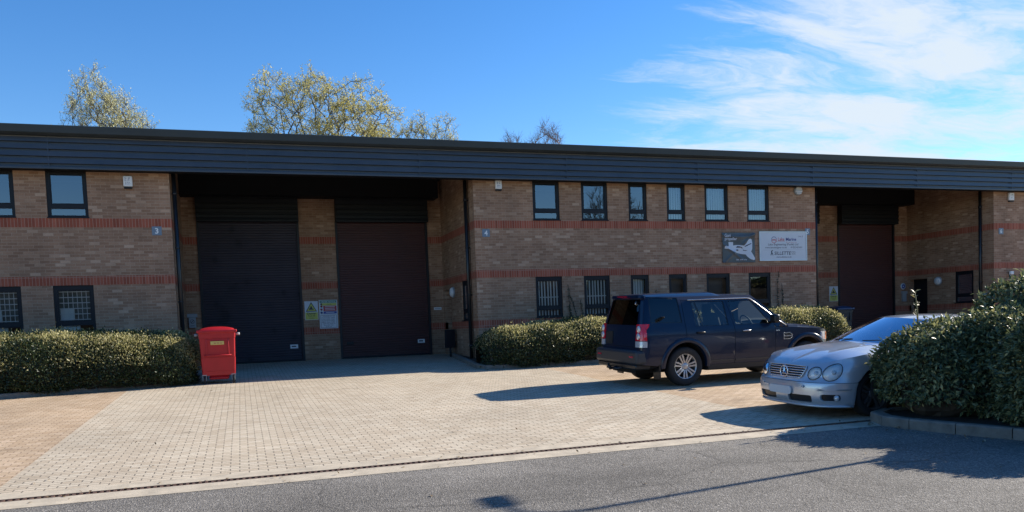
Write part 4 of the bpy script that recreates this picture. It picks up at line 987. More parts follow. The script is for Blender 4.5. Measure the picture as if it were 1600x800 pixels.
# ------------------------------------------------------------------ vehicles
def wheel_parts(parent, c, R, wdt, rimr, spokes, side, mats, twin=True, name='wheel'):
    """wheel with axis along y; side=+1 outer face towards +y"""
    x, y, z = c; s = side
    mb = MB(); h = wdt/2
    mb.lathe([(rimr-.01, -h*.8), (rimr+.02, -h), (R-.04, -h), (R-.012, -h*.86), (R, -h*.6), (R, h*.6), (R-.012, h*.86), (R-.04, h), (rimr+.02, h*.98), (rimr-.01, h*.8)], 'Y', 40, (x, y, z), cap=False)
    w_ = mb.build(name, mats['tyre'], parent)
    mb = MB()
    mb.lathe([(rimr+.012, s*h*.80), (rimr+.006, s*h*.86), (rimr-.012, s*h*.84), (rimr-.022, s*h*.6), (rimr-.03, -s*h*.5)], 'Y', 40, (x, y, z), cap=False)
    for k in range(spokes):
        a = 2*PI*k/spokes+.2
        for da in ((-.14, .14) if twin else (0,)):
            ca, sa = math.cos(a), math.sin(a); pw = .015 if twin else .034
            pts = []
            for rr, off, yy, ww in ((.05, .018 if da > 0 else -.018, .62, pw), (rimr*.55, (.055 if da > 0 else -.055)*(1 if twin else 0)*.45, .74, pw), (rimr-.012, (.065 if da > 0 else -.065)*(1 if twin else 0)*.55, .80, pw*1.15)):
                pts.append((rr, off, s*h*yy, ww))
            V = []
            for rr, off, yy, ww in pts:
                for o_, d_ in ((-ww, 0), (ww, 0), (ww*.8, -s*.03), (-ww*.8, -s*.03)):
                    t = off+o_; V.append((x+ca*rr-sa*t, y+yy+d_, z+sa*rr+ca*t))
            mb.add_mesh(V, [(0, 1, 5, 4), (1, 2, 6, 5), (2, 3, 7, 6), (3, 0, 4, 7), (4, 5, 9, 8), (5, 6, 10, 9), (6, 7, 11, 10), (7, 4, 8, 11), (0, 3, 2, 1), (8, 9, 10, 11)])
    mb.lathe([(.0, s*h*.74), (.035, s*h*.74), (.055, s*h*.70), (.075, s*h*.62), (.08, s*h*.4)], 'Y', 20, (x, y, z))
    for k in range(5):
        a = 2*PI*k/5; mb.lathe([(.0, s*h*.70), (.012, s*h*.70), (.013, s*h*.6)], 'Y', 8, (x+.062*math.cos(a), y, z+.062*math.sin(a)))
    mb.build('rim', mats['rim'], w_)
    mb = MB(); mb.lathe([(.0, s*h*.30), (rimr*.72, s*h*.30), (rimr*.74, s*h*.2)], 'Y', 28, (x, y, z), cap=False); mb.lathe([(rimr-.025, -s*h*.4), (.0, -s*h*.4)], 'Y', 24, (x, y, z)); mb.build('brake_disc', mats['disc'], w_)
    return w_
VM = dict(tyre=plain('black_rubber_tyre', (.018, .018, .019), .8, bump=.2, bscale=90), rim=plain('silver_alloy', (.46, .46, .465), .32, .7), disc=plain('dark_brake', (.05, .048, .046), .5, .3))
VMd = dict(VM, rim=plain('worn_grey_alloy', (.17, .165, .165), .38, .6))
M['navy'] = plain('dark_navy_car_paint', (.003, .012, .036), .28, 0, var=0, coat=.35, spec=.3)
M['navyplastic'] = plain('charcoal_bumper_plastic', (.03, .032, .037), .5)
M['cardark'] = plain('car_black_trim', (.01, .01, .011), .35)
M['carglass'] = glassmat('car_side_glass', (.66, .74, .76), .03, 1.5)
M['privacy'] = glassmat('privacy_glass', (.004, .006, .009), .02, 1.5)
M['rearglass'] = glassmat('tinted_door_glass', (.34, .39, .42), .03, 1.5)
M['seat'] = plain('dark_car_seat', (.03, .03, .032), .7)
M['redlens'] = plain('red_lamp_lens', (.58, .014, .03), .15, coat=.8)
M['clearlens'] = plain('clear_lamp_lens', (.55, .56, .58), .12, .2, coat=1)
M['amberlens'] = plain('amber_lamp_lens', (.55, .16, .04), .2, coat=.8)
M['chrome'] = plain('chrome_trim', (.72, .73, .75), .12, 1.0)
M['brightstrip'] = plain('satin_silver_strip', (.5, .51, .53), .25, .8)

# ---- dark blue four by four: x forward from the rear axle, y left, z up
SUVX, SUVY = 8.29, -7.70
S_ = empty('parked_suv', (SUVX, SUVY, gz(SUVY)))
tag(S_, 'dark navy boxy four by four with tow bar and alloy wheels parked before the hedge', 'car')
def sv(x, y, z): return (SUVX+x, SUVY+y, gz(SUVY)+z+GS*y*.9)
WZ = [(.28, .86), (.36, .905), (.5, .935), (.75, .955), (1.0, .955), (1.08, .948), (1.15, .925), (1.2, .905), (1.4, .845), (1.64, .765), (1.70, .74), (1.765, .70)]
XR_ = [(.28, -.98), (.45, -1.0), (.75, -.985), (1.2, -.945), (1.75, -.80), (1.82, -.77)]
def wz(z): return smooth_interp(WZ, z)
def side(x, z, lift=0):
    W_ = wz(z); d = x-interp(XR_, z); r = .13
    if d < r: W_ -= r-math.sqrt(max(0, r*r-(r-max(d, 0))**2))
    if x > 3.10 and z < 1.2: W_ -= .35*(1-math.sqrt(max(0, 1-(min(x, 3.54)-3.10)**2/.45**2)))
    return W_+lift
def SR(s, lift=0): return lambda x, z: sv(x, s*side(x, z, lift), z)
rim_in = lambda s: (lambda p: (0, -s*.03, 0))
aR = arc(0, .40, .47, 180, 0, 18); aF = arc(2.885, .40, .47, 180, 0, 18)
qwin = [(-.74, 1.265), (-.04, 1.245), (-.055, 1.745), (-.70, 1.765)]
rwin = [(.25, 1.165), (1.0, 1.165), (.985, 1.655), (.225, 1.66)]
fwin = [(1.17, 1.165), (2.02, 1.165), (1.62, 1.655), (1.075, 1.655)]
def xr(z): return interp(XR_, z)
qpanel = [(.012, 1.69), (.012, .87)]+[p for p in aR if p[0] < .012 and p[1] >= .40][::-1]+[(-.47, .40), (-.56, .40), (-.58, .46)]+[(xr(.5)+.04, .46)]
qpanel = [(.012, 1.76), (.012, .868)]+[(p[0], p[1]) for p in arc(0, .40, .47, 89, 180, 10)]+[(-.60, .42), (xr(.46)+.04, .46), (xr(.75)+.04, .75), (xr(1.0)+.04, 1.0), (xr(1.2)+.04, 1.2), (xr(1.5)+.04, 1.5), (xr(1.72)+.04, 1.72), (-.72, 1.78)]
rdoor = [(.02, 1.69), (.02, .868)]+arc(0, .40, .47, 87, 8, 10)+[(.50, .40), (1.112, .40), (1.122, 1.15), (1.03, 1.69)]
fdoor = [(1.038, 1.69), (1.13, 1.15), (1.12, .40), (2.085, .40), (2.085, 1.13), (2.07, 1.165), (1.655, 1.69)]
wing = [(2.093, 1.095), (2.093, .40), (2.40, .40)]+arc(2.885, .40, .47, 180, 0, 18)+[(3.36, .42), (3.43, .46), (3.43, .93), (3.40, .985), (3.3, 1.0), (3.0, 1.035), (2.4, 1.075)]
apill = [(2.075, 1.172), (2.12, 1.10), (2.42, 1.09), (2.40, 1.14), (1.66, 1.765), (1.56, 1.765), (1.60, 1.70), (1.66, 1.695)]
for s in (-1, 1):
    fl = s > 0; R_ = SR(s)
    def P(poly, holes=(), step=.075, m=M['navy'], lift=0, nm='body_panel', par=S_, rim=True):
        mb = MB(); panel(mb, poly, SR(s, lift), holes, step, rim_in(s) if rim else None, None, fl); o = mb.build(nm, m, par, recalc=False); return o
    q_ = P(qpanel, [qwin], nm='rear_quarter'); rd = P(rdoor, [rwin], nm='rear_door'); fd = P(fdoor, [fwin], nm='front_door'); fw_ = P(wing, nm='front_wing'); ap = P(apill, nm='windscreen_pillar')
    P([(.012, 1.765), (.012, 1.697), (1.66, 1.697), (1.56, 1.765)], nm='roof_side')
    inset = lambda poly, d: [(px_+(cx_-px_)*d, pz_+(cz_-pz_)*d) for (px_, pz_) in poly for cx_, cz_ in [(sum(q[0] for q in poly)/len(poly), sum(q[1] for q in poly)/len(poly))]]
    for poly, m, par in ((qwin, 'privacy', q_), (rwin, 'rearglass', rd), (fwin, 'carglass', fd)):
        P(inset(poly, -.03), m=M[m], lift=-.012, nm='side_window', par=par, rim=False)
        P(inset(poly, -.02), [inset(poly, .05)], m=M['cardark'], lift=-.007, nm='window_seal', par=par, rim=False, step=.06)
    P([(.30, 1.165), (.335, 1.165), (.345, 1.655), (.31, 1.655)] if False else [(.40, 1.17), (.425, 1.17), (.33, 1.655), (.30, 1.655)], m=M['cardark'], lift=-.009, nm='window_bar', par=rd, rim=False)
    # bright gutter strip along the door tops and down the screen pillar
    mb = MB(); mb.tube([sv(x, s*(side(x, z)+.008), z) for x, z in ((.16, 1.695), (.8, 1.70), (1.55, 1.70), (1.62, 1.685), (1.75, 1.59), (2.0, 1.385), (2.2, 1.225), (2.36, 1.12))], .013, 6); mb.build('gutter_strip', M['brightstrip'], S_)
    for par, x0 in ((rd, .24), (fd, 1.30)):
        mb = MB(); yh = side(x0, 1.05)
        mb.tube([sv(x0, s*(yh+.005), 1.045), sv(x0+.03, s*(yh+.04), 1.05), sv(x0+.15, s*(yh+.042), 1.05), sv(x0+.185, s*(yh+.005), 1.045)], .016, 8); mb.build('door_handle', M['brightstrip'] if par is fd else M['cardark'], par)
    # rub strip / sill
    mb = MB(); panel(mb, [(.52, .30), (2.38, .30), (2.38, .40), (.50, .40)], SR(s, .012), (), .1, rim_in(s), None, fl); mb.build('sill', M['navyplastic'], S_, recalc=False)
    mb = MB(); panel(mb, [(.52, .455), (1.108, .455), (1.108, .49), (.53, .49)], SR(s, .012), (), .1, rim_in(s), None, fl); mb.build('rub_strip', M['navyplastic'], rd, recalc=False)
    mb = MB(); panel(mb, [(1.13, .455), (2.08, .455), (2.08, .49), (1.13, .49)], SR(s, .012), (), .1, rim_in(s), None, fl); mb.build('rub_strip', M['navyplastic'], fd, recalc=False)
    # flared arches
    for cx in (0, 2.885):
        mb = MB(); rings = []
        for k in range(29):
            a = math.radians(-4+188*k/28)
            ring = []
            for rr, lf in ((.462, -.06), (.462, .016), (.475, .03), (.54, .026), (.562, .004), (.562, -.03)):
                px_, pz_ = cx+rr*math.cos(a), .40+rr*math.sin(a); ring.append(mb.bm.verts.new(sv(px_, s*(side(min(px_, 3.48), max(.36, pz_))+lf), pz_)))
            rings.append(ring)
        for r0, r1 in zip(rings, rings[1:]):
            for j in range(5): f = mb.bm.faces.new((r0[j], r0[j+1], r1[j+1], r1[j])); f.smooth = True
        mb.build('wheel_arch', M['navy'], S_)
        mb = MB()   # wheel well liner
        pr = arc(cx, .40, .475, 0, 180, 20)
        for (a0, b0), (a1, b1) in zip(pr, pr[1:]): mb.quad([sv(a0, s*.93, b0), sv(a1, s*.93, b1), sv(a1, s*.50, b1), sv(a0, s*.50, b0)])
        mb.build('wheel_liner', M['dark'], S_)
    wheel_parts(S_, sv(0, s*.80, .385), .385, .255, .25, 7, s, VM); wheel_parts(S_, sv(2.885, s*.80, .385), .385, .255, .25, 7, s, VM)
    # tail lamp: red with two round clear lenses, clear foot
    def tl(y, z): return sv(min(-.60, interp(XR_, z)+.13-math.sqrt(max(0, .13**2-max(0, .13-(wz(z)-abs(y)))**2)))-.014, y, z)
    mb = MB(); zc = lambda z0, z1: None
    def lamp_patch(z0, z1, m, nm, par):
        mb = MB(); a0, a1 = .70, wz(1.0)-.036
        panel(mb, [(s*a0, z0), (s*a1, z0), (s*a1, z1), (s*a0, z1)], tl, (), .05, lambda p: (.03, 0, 0), None, fl)
        panel(mb, [(xr(z0)+.036, z0), (-.87, z0), (-.865, z1), (xr(z1)+.036, z1)], SR(s, .012), (), .05, rim_in(s), None, fl)
        return mb.build(nm, m, par, recalc=False)
    t_ = lamp_patch(.925, 1.25, M['redlens'], 'tail_light', S_)
    lamp_patch(.80, .915, M['clearlens'], 'clear_lens', t_)
    for z in (1.15, 1.01):
        mb = MB(); c = Vector(tl(s*.80, z)); mb.lathe([(.0, -.024), (.05, -.018), (.068, -.004), (.068, .01)], 'X', 20, c); mb.build('round_lens', M['clearlens'], t_)
    # headlight wrapping the front corner
    mb = MB(); panel(mb, [(3.20, .80), (3.43, .78), (3.43, .95), (3.22, .96)], SR(s, .008), (), .06, rim_in(s), None, fl); h_ = mb.build('headlight', M['clearlens'], S_, recalc=False)
    mb = MB(); panel(mb, [(3.36, .80), (3.43, .79), (3.43, .94), (3.37, .95)], SR(s, .013), (), .06, rim_in(s), None, fl); mb.build('indicator', M['amberlens'], h_, recalc=False)
    # mirror
    mb = MB(); mb.box(1.93, 2.06, .97 if s > 0 else -1.17, 1.17 if s > 0 else -.97, 1.18, 1.36, bev=.045, seg=3)
    for v in mb.bm.verts: v.co = Vector(sv(*v.co))
    mr = mb.build('door_mirror', M['cardark'], S_)
    mb = MB(); mb.tube([sv(2.02, s*.88, 1.19), sv(2.0, s*1.0, 1.22)], .03, 8); mb.build('mirror_arm', M['cardark'], mr)
    mb = MB(); mb.box(-.60, -.57, s*.93 if s < 0 else .68, -.68 if s < 0 else .93, .16, .45)   # mud flap
    for v in mb.bm.verts: v.co = Vector(sv(*v.co))
    mb.build('mud_flap', M['cardark'], S_)
# side vent on the near wing
mb = MB(); panel(mb, [(2.28, .83), (2.44, .83), (2.50, .87), (2.50, .93), (2.44, .97), (2.28, .97)], SR(-1, .008), [[(2.295, .845), (2.44, .845), (2.475, .88), (2.475, .89), (2.295, .89)], [(2.295, .91), (2.475, .91), (2.475, .925), (2.44, .955), (2.295, .955)]], .05, rim_in(-1)); vt = mb.build('side_vent', M['brightstrip'], S_, recalc=False)
mb = MB(); panel(mb, [(2.285, .835), (2.46, .835), (2.49, .87), (2.49, .93), (2.46, .965), (2.285, .965)], SR(-1, .003), (), .06); mb.build('vent_mesh', M['cardark'], vt, recalc=False)
mb = MB(); panel(mb, [(2.10, 1.01), (2.19, 1.01), (2.19, 1.035), (2.10, 1.035)], SR(-1, .006), (), .04, rim_in(-1)); mb.build('badge', M['brightstrip'], S_, recalc=False)
# roof with raised rear part
def zroof(x):
    return interp([(-.80, 1.80), (-.70, 1.835), (-.3, 1.85), (.86, 1.85), (1.02, 1.80), (1.3, 1.80), (1.55, 1.775), (1.66, 1.745)], x)
def rf(x, y):
    t = abs(y)/.70; z0 = zroof(x); return sv(x, y, z0-(z0-1.765 if t > .999 else (z0-1.762)*t**6)-.01*t*t)
mb = MB(); panel(mb, [(-.76, -.70), (1.56, -.70), (1.66, -.60), (1.70, -.3), (1.71, 0), (1.70, .3), (1.66, .60), (1.56, .70), (-.76, .70)], rf, (), .07, lambda p: (0, 0, -.03)); mb.build('roof', M['navy'], S_, recalc=False)
# bonnet
def hf(x, y):
    t = abs(y)/.95; zh = smooth_interp([(2.2, 1.165), (2.45, 1.15), (3.0, 1.115), (3.3, 1.07), (3.45, 1.02), (3.58, .95)], x); return sv(x, y, zh-.075*t**5-(.012 if .30 < t < .62 else 0)*0)
hood = [(2.30, -.925), (3.0, -.94), (3.1, -.935), (3.3, -.90), (3.43, -.82), (3.52, -.62), (3.56, 0), (3.52, .62), (3.43, .82), (3.3, .90), (3.1, .935), (3.0, .94), (2.30, .925), (2.38, .6), (2.42, 0), (2.38, -.6)]
mb = MB(); panel(mb, hood, hf, (), .09, lambda p: (0, 0, -.03)); mb.build('bonnet', M['navy'], S_, recalc=False)
def ff(y, z):
    W_ = .95; d = max(0, abs(y)-(W_-.35))/.35; return sv(3.1+.45*math.sqrt(max(0, 1-min(d, .99)**2))+(.02 if z < .72 else 0), y, z)
mb = MB(); panel(mb, [(-.83, .40), (.83, .40), (.83, .965), (-.83, .965)], ff, (), .09, lambda p: (-.03, 0, 0)); fp = mb.build('front_panel', M['navy'], S_, recalc=False)
mb = MB()
for z in (.74, .80, .86, .92): mb.tube([Vector(ff(-.42+.84*k/8, z))+Vector((.012, 0, 0)) for k in range(9)], .018, 6)
mb.build('grille', M['brightstrip'], fp)
mb = MB(); panel(mb, [(-.42, .46), (.42, .46), (.42, .66), (-.42, .66)], lambda y, z: tuple(Vector(ff(y, z))+Vector((.006, 0, 0))), (), .1); mb.build('air_intake', M['cardark'], fp, recalc=False)
# windscreen
mb = MB(); k0, k1 = (2.40, 1.15, .80), (1.68, 1.755, .60); nn = 12
vs = []
for j in range(nn+1):
    t = j/nn
    for i in range(nn+1):
        u_ = -1+2*i/nn; hw = k0[2]+(k1[2]-k0[2])*t; vs.append(sv(k0[0]+(k1[0]-k0[0])*t-.06*u_*u_, hw*u_, k0[1]+(k1[1]-k0[1])*t+.015*math.sin(PI*t)))
mb.add_mesh(vs, [(j*(nn+1)+i, j*(nn+1)+i+1, (j+1)*(nn+1)+i+1, (j+1)*(nn+1)+i) for j in range(nn) for i in range(nn)], smooth=True); mb.build('windscreen', M['carglass'], S_)
# tailgate
def bf(y, z, lift=0):
    W_ = wz(z); r = .13; e = W_-abs(y); x = interp(XR_, z)+(r-math.sqrt(max(0, r*r-(r-max(0, e))**2)) if e < r else 0)+.02*(y*y)
    return sv(x-lift, y, z)
tg = [(-.90, .62), (.90, .62), (.905, 1.0), (.87, 1.2), (.79, 1.45), (.70, 1.70), (.65, 1.80), (-.65, 1.80), (-.70, 1.70), (-.79, 1.45), (-.87, 1.2), (-.905, 1.0)]
rwn = [(-.66, 1.25), (.66, 1.25), (.58, 1.70), (-.58, 1.70)]
mb = MB(); panel(mb, tg, bf, [rwn], .08, lambda p: (.03, 0, 0), None, True); tgo = mb.build('tailgate', M['navy'], S_, recalc=False)
mb = MB(); panel(mb, [(-.68, 1.23), (.68, 1.23), (.60, 1.73), (-.60, 1.73)], lambda y, z: bf(y, z, .006), (), .1, None, None, True); mb.build('rear_window', M['privacy'], tgo, recalc=False)
mb = MB(); panel(mb, [(-.60, 1.76), (.60, 1.76), (.58, 1.82), (-.58, 1.82)], lambda y, z: bf(y, z, .06), (), .1, lambda p: (.10, 0, .0), None, True); mb.build('spoiler', M['navy'], tgo, recalc=False)
mb = MB(); mb.quad([sv(-.985, -.35, 1.782), sv(-.985, .35, 1.782), sv(-.985, .35, 1.802), sv(-.985, -.35, 1.802)]) if False else mb.box(-.90, -.885, -.2, .2, 1.785, 1.80)
for v in mb.bm.verts: v.co = Vector(sv(*v.co))
mb.build('brake_light', M['redlens'], tgo)
mb = MB(); panel(mb, [(-.70, .795), (.70, .795), (.70, .805), (-.70, .805)], lambda y, z: bf(y, z, .004), (), .1, None, None, True); mb.build('tailgate_gap', M['dark'], tgo, recalc=False)
mb = MB(); panel(mb, rrect(.33, .66, .83, 1.09, .02, 3), lambda y, z: bf(y, z, .012), (), .08, lambda p: (.012, 0, 0), None, True); mb.build('number_plate', M['dark'], tgo, recalc=False)
mb = MB(); mb.tube([bf(-.52, 1.66, .012), bf(-.50, 1.69, .03), bf(-.48, 1.70, .012)], .018, 6); mb.build('wiper', M['cardark'], tgo)
mb = MB(); mb.tube([Vector(bf(-.48, 1.67, .02)), Vector(bf(-.49, 1.63, .02))], .02, 8); mb.build('washer_cap', M['brightstrip'], tgo)
# rear bumper
mb = MB(); mb.box(-1.10, -.62, -.935, .935, .46, .74, bev=.06, seg=3)
for v in mb.bm.verts: v.co = Vector(sv(*v.co))
rb = mb.build('rear_bumper', M['navyplastic'], S_)
mb = MB(); mb.box(-1.08, -.75, -.86, .86, .36, .47, bev=.03)
for v in mb.bm.verts: v.co = Vector(sv(*v.co))
mb.build('bumper_valance', M['cardark'], rb)
for y in (-.72, .72):
    mb = MB(); mb.box(-1.108, -1.09, y-.08, y+.08, .60, .63)
    for v in mb.bm.verts: v.co = Vector(sv(*v.co))
    mb.build('reflector', M['redlens'], rb)
mb = MB(); mb.tube([sv(-.95, 0, .40), sv(-1.12, 0, .36), sv(-1.22, 0, .35), sv(-1.25, 0, .42)], .028, 8); mb.lathe([(.0, .47), (.028, .455), (.028, .44), (.02, .42)], 'Z', 12, Vector(sv(-1.25, 0, 0))); mb.tube([sv(-1.0, -.28, .38), sv(-1.16, -.24, .36), sv(-1.16, .24, .36), sv(-1.0, .28, .38)], .022, 8)
mb.build('tow_bar', M['cardark'], S_)
# underbody, engine bay and cabin inside
mb = MB()
for q in ((-.9, 3.3, -.52, .52, .26, .95), (.5, 2.38, -.86, .86, .28, .50), (-.85, -.50, -.85, .85, .38, 1.0), (2.35, 2.42, -.85, .85, .5, 1.05)):
    mb.box(*q)
for v in mb.bm.verts: v.co = Vector(sv(*v.co))
mb.build('underbody', M['dark'], S_)
for x, ys in ((1.05, (-.40, .40)), (.12, (-.42, 0, .42))):
    for y in ys:
        mb = MB(); mb.box(x, x+.5, y-.24, y+.24, .82, 1.0, bev=.05); vs = mb.box(x-.10, x+.06, y-.23, y+.23, .9, 1.42, bev=.06)
        for v in set(vs): v.co.x -= (v.co.z-.9)*.28
        mb.box(x-.28, x-.18, y-.13, y+.13, 1.38, 1.60, bev=.04)
        for v in mb.bm.verts: v.co = Vector(sv(*v.co))
        mb.build('seat', M['seat'], S_)
mb = MB(); mb.box(1.95, 2.35, -.74, .74, .95, 1.14, bev=.06)
for v in mb.bm.verts: v.co = Vector(sv(*v.co))
db = mb.build('dashboard', M['seat'], S_)
mb = MB(); c = Vector((1.78, -.40, 1.16)); tl_ = Matrix.Rotation(math.radians(-24), 3, 'Y')
pts = [Vector(sv(*(c+tl_ @ Vector((0, .19*math.cos(2*PI*k/24), .19*math.sin(2*PI*k/24)))))) for k in range(25)]
mb.tube(pts, .016, 6, cap=False); mb.tube([sv(*(c+tl_ @ Vector((0, -.18, 0)))), sv(*(c+tl_ @ Vector((.02, 0, -.02)))), sv(*(c+tl_ @ Vector((0, .18, 0))))], .022, 6); mb.build('steering_wheel', M['seat'], db)
# ---- silver coupe: x forward from the front axle, y to its own left, nose towards -X of the world
MX, MY = 8.52, -12.48
MC = empty('parked_coupe', (MX, MY, gz(MY)))
tag(MC, 'silver coupe with four oval headlamps and a chrome grille half hidden by the laurel bush', 'car')
def mv(x, y, z): return (MX-x, MY-y, gz(MY)+z-GS*y*.9)
M['silver'] = plain('pale_silver_car_paint', (.53, .55, .585), .3, .5, coat=1.0)
M['silverlow'] = M['silver']
M['screen'] = glassmat('windscreen_glass', (.42, .44, .56), .42, 1.8, rcol=(.93, .92, 1))
M['bowl'] = plain('frosted_reflector', (.84, .86, .87), .6, .0)
M['lampglass'] = glassmat('headlamp_glass', (.93, .95, .96), .04, 1.45)
# plan curve: quarter super-ellipse nose then straight flank, by arc length
NA, NB, NE = 1.08, .94, 3.4
_pc = []; 
for k in range(401):
    t = PI/2*k/400; _pc.append((-.16+NA*math.cos(t)**(2/NE), NB*math.sin(t)**(2/NE)))
_s = [0]
for a, b in zip(_pc, _pc[1:]): _s.append(_s[-1]+math.hypot(b[0]-a[0], b[1]-a[1]))
SNOSE = _s[-1]; s_of_x = lambda x: SNOSE+(-.16-x) if x < -.16 else interp([(-p[0], q) for p, q in zip(_pc, _s)], -x)
def plan(s):
    if s > SNOSE:
        x = -.16-(s-SNOSE); y = NB
        if x < -2.2: y -= .075*((x+2.2)/-1.9)**2
        if x < -3.6: y -= .5*(1-math.sqrt(max(0, 1-((min(-3.6-x, .55))/.56)**2)))
        return x, y
    i = int(np.searchsorted(_s, s)); i = max(1, min(400, i)); t = (s-_s[i-1])/max(1e-9, _s[i]-_s[i-1])
    return _pc[i-1][0]+(_pc[i][0]-_pc[i-1][0])*t, _pc[i-1][1]+(_pc[i][1]-_pc[i-1][1])*t
FI = [(.12, .14), (.17, .06), (.22, .02), (.32, .0), (.44, .0), (.505, .012), (.535, .055), (.60, .075), (.68, .10), (.75, .145), (.79, .20)]      # nose set-back with height
SI = [(.12, .075), (.20, .03), (.35, .0), (.55, -.005), (.70, .005), (.80, .03), (.88, .065), (.95, .12)]      # flank tuck-in with height
def surf(s, z, lift=0, sgn=1):
    s = abs(s); x, y = plan(s); f = max(0, min(1, (SNOSE*1.0-s)/(SNOSE*.62))); f = f*f*(3-2*f)
    fi = smooth_interp(FI, z); si = smooth_interp(SI, z)
    nx = f; cx_ = -1.0
    x2 = x-fi*nx; y2 = y*(1-(.10*fi)*nx)-si*(1-nx)
    L_ = math.hypot(x+.6, y*1.2) or 1
    return (x2+lift*nx, y2+lift*(1-nx*.55)*(y/NB))
def MF(sgn, lift=0): return lambda s, z: mv(surf(s, z, lift)[0], sgn*surf(s, z, lift)[1], z)
sx_ = s_of_x
SH_ = lambda s: s-sx_(0)     # shift so that arches sit at the axle
ZT = [(0, .755), (.25, .757), (.45, .765), (.62, .785), (.8, .82), (1.0, .855), (1.3, .89), (1.7, .92), (2.2, .95), (3.2, .965), (4.3, .96), (5.6, .94)]
ztop = lambda s: smooth_interp(ZT, s)
SE = sx_(-4.05); A0 = sx_(0); A1 = sx_(-2.885)
rr_ = .400
def lampoval(s, z, rs, rz, rot=0, n=28):
    out = []
    for k in range(n):
        a = 2*PI*k/n; u_, v_ = rs*math.cos(a), rz*math.sin(a); c, q = math.cos(rot), math.sin(rot); out.append((s+u_*c-v_*q, z+u_*q+v_*c))
    return out
LAMPS = ((.565, .635, .106, .088, .35), (.82, .655, .138, .115, .45))
for sgn in (1, -1):
    fl = sgn < 0
    # lower bumper and upper wing are separate skins with a fine gap
    b_end = A0-rr_-.005
    bump = [(0, .16), (.4, .155), (.8, .16), (b_end-.04, .17)]+[(A0+rr_*math.cos(math.radians(a)), .33+rr_*math.sin(math.radians(a))) for a in (206, 196, 186, 176, 166, 160)]+[(A0-rr_-.0, .505), (.0, .505)]
    bump = [(0, .165), (.4, .16), (.8, .165), (A0-rr_-.035, .185), (A0-rr_-.01, .27), (A0-rr_, .33), (A0-rr_+.01, .42), (A0-rr_+.035, .500), (.9, .503), (0, .505)]
    fog = rrect(.70, .98, .255, .345, .04, 4); slot = rrect(.14, .58, .225, .325, .03, 3)
    fr_plate = 0
    mb = MB(); panel(mb, bump, MF(sgn), [fog, slot], .06, lambda p: (.03, 0, 0), None, fl); bo = mb.build('front_bumper', M['silver'], MC, recalc=False)
    mb = MB(); panel(mb, rrect(.69, .99, .245, .355, .04, 4), MF(sgn, -.035), (), .06, None, None, fl); panel(mb, rrect(.12, .60, .215, .335, .03, 3), MF(sgn, -.03), (), .06, None, None, fl); mb.build('air_intake', M['cardark'], bo, recalc=False)
    mb = MB(); p = MF(sgn, -.005)(.92, .295); mb.lathe([(.0, -.03), (.035, -.02), (.045, .0), (.045, .02)], 'X', 16, p); mb.build('fog_lamp', M['clearlens'], bo)
    mb = MB(); panel(mb, [(.30, .395), (.6, .395), (A0-.45, .40), (A0-.45, .425), (.6, .43), (.30, .43)], MF(sgn, .012), (), .07, lambda p: (.02, 0, 0), None, fl); mb.build('rub_strip', M['silver'], bo, recalc=False)
    for s_ in (.45,):
        mb = MB(); p = MF(sgn, .014)(s_, .45); mb.lathe([(.0, -.006), (.018, -.004), (.02, .004)], 'X', 12, p); mb.build('parking_sensor', M['silver'], bo)
    gr = rrect(-.5, .445, .54, .735, .05, 4)
    grh_ = [(0, .535), (.30, .54), (.38, .565), (.425, .62), (.455, .70), (.44, .722), (0, .728)]
    up_ = [(0, .512), (A0-rr_+.035, .507)]+[(A0+rr_*math.cos(math.radians(a)), .33+rr_*math.sin(math.radians(a))) for a in range(148, 2, -8)]+[(A0+rr_, .33), (A0+rr_+.01, .20), (A0+1.0, .19)]
    wing_ = [(.0, .512), (A0-rr_+.035, .507)]+[(A0+rr_*math.cos(math.radians(a)), .33+rr_*math.sin(math.radians(a))) for a in range(148, 2, -8)]+[(A0+rr_+.005, .33), (A0+rr_+.015, .20), (sx_(-.72), .20), (sx_(-.72), ztop(sx_(-.72)))]
    tops = [(s_, ztop(s_)) for s_ in np.linspace(sx_(-.72), 0, 26)][1:]
    mb = MB(); panel(mb, wing_+tops, MF(sgn), [lampoval(*q) for q in LAMPS], .06, lambda p: (.02, 0, 0), None, fl)
    wo = mb.build('front_wing', M['silver'], MC, recalc=False)
    # door and rear quarter
    mb = MB(); panel(mb, [(sx_(-.73), .20), (sx_(-2.05), .20), (sx_(-2.2), .45), (sx_(-2.25), ztop(sx_(-2.25))), (sx_(-1.5), ztop(sx_(-1.5))), (sx_(-.73), ztop(sx_(-.73)))], MF(sgn), (), .09, lambda p: (0, 0, 0), None, fl); do = mb.build('door', M['silver'], MC, recalc=False)
    mb = MB(); mb.tube([MF(sgn, .005)(sx_(-1.85), .82), MF(sgn, .035)(sx_(-1.88), .82), MF(sgn, .035)(sx_(-2.02), .82), MF(sgn, .005)(sx_(-2.05), .82)], .014, 8); mb.build('door_handle', M['silver'], do)
    rq = [(sx_(-2.06), .20), (A1-rr_-.015, .20), (A1-rr_-.005, .33)]+[(A1+rr_*math.cos(math.radians(a)), .33+rr_*math.sin(math.radians(a))) for a in range(178, 2, -8)]+[(A1+rr_, .33), (A1+rr_+.03, .22), (SE, .25), (SE, ztop(SE)), (sx_(-3.2), ztop(sx_(-3.2))), (sx_(-2.26), ztop(sx_(-2.26))), (sx_(-2.21), .45)]
    mb = MB(); panel(mb, rq, MF(sgn), (), .09, lambda p: (0, 0, 0), None, fl); ro = mb.build('rear_quarter', M['silver'], MC, recalc=False)
    mb = MB(); panel(mb, [(sx_(-3.75), .60), (SE-.01, .58), (SE-.01, .80), (sx_(-3.75), .78)], MF(sgn, .008), (), .09, None, None, fl); mb.build('tail_light', M['redlens'], ro, recalc=False)
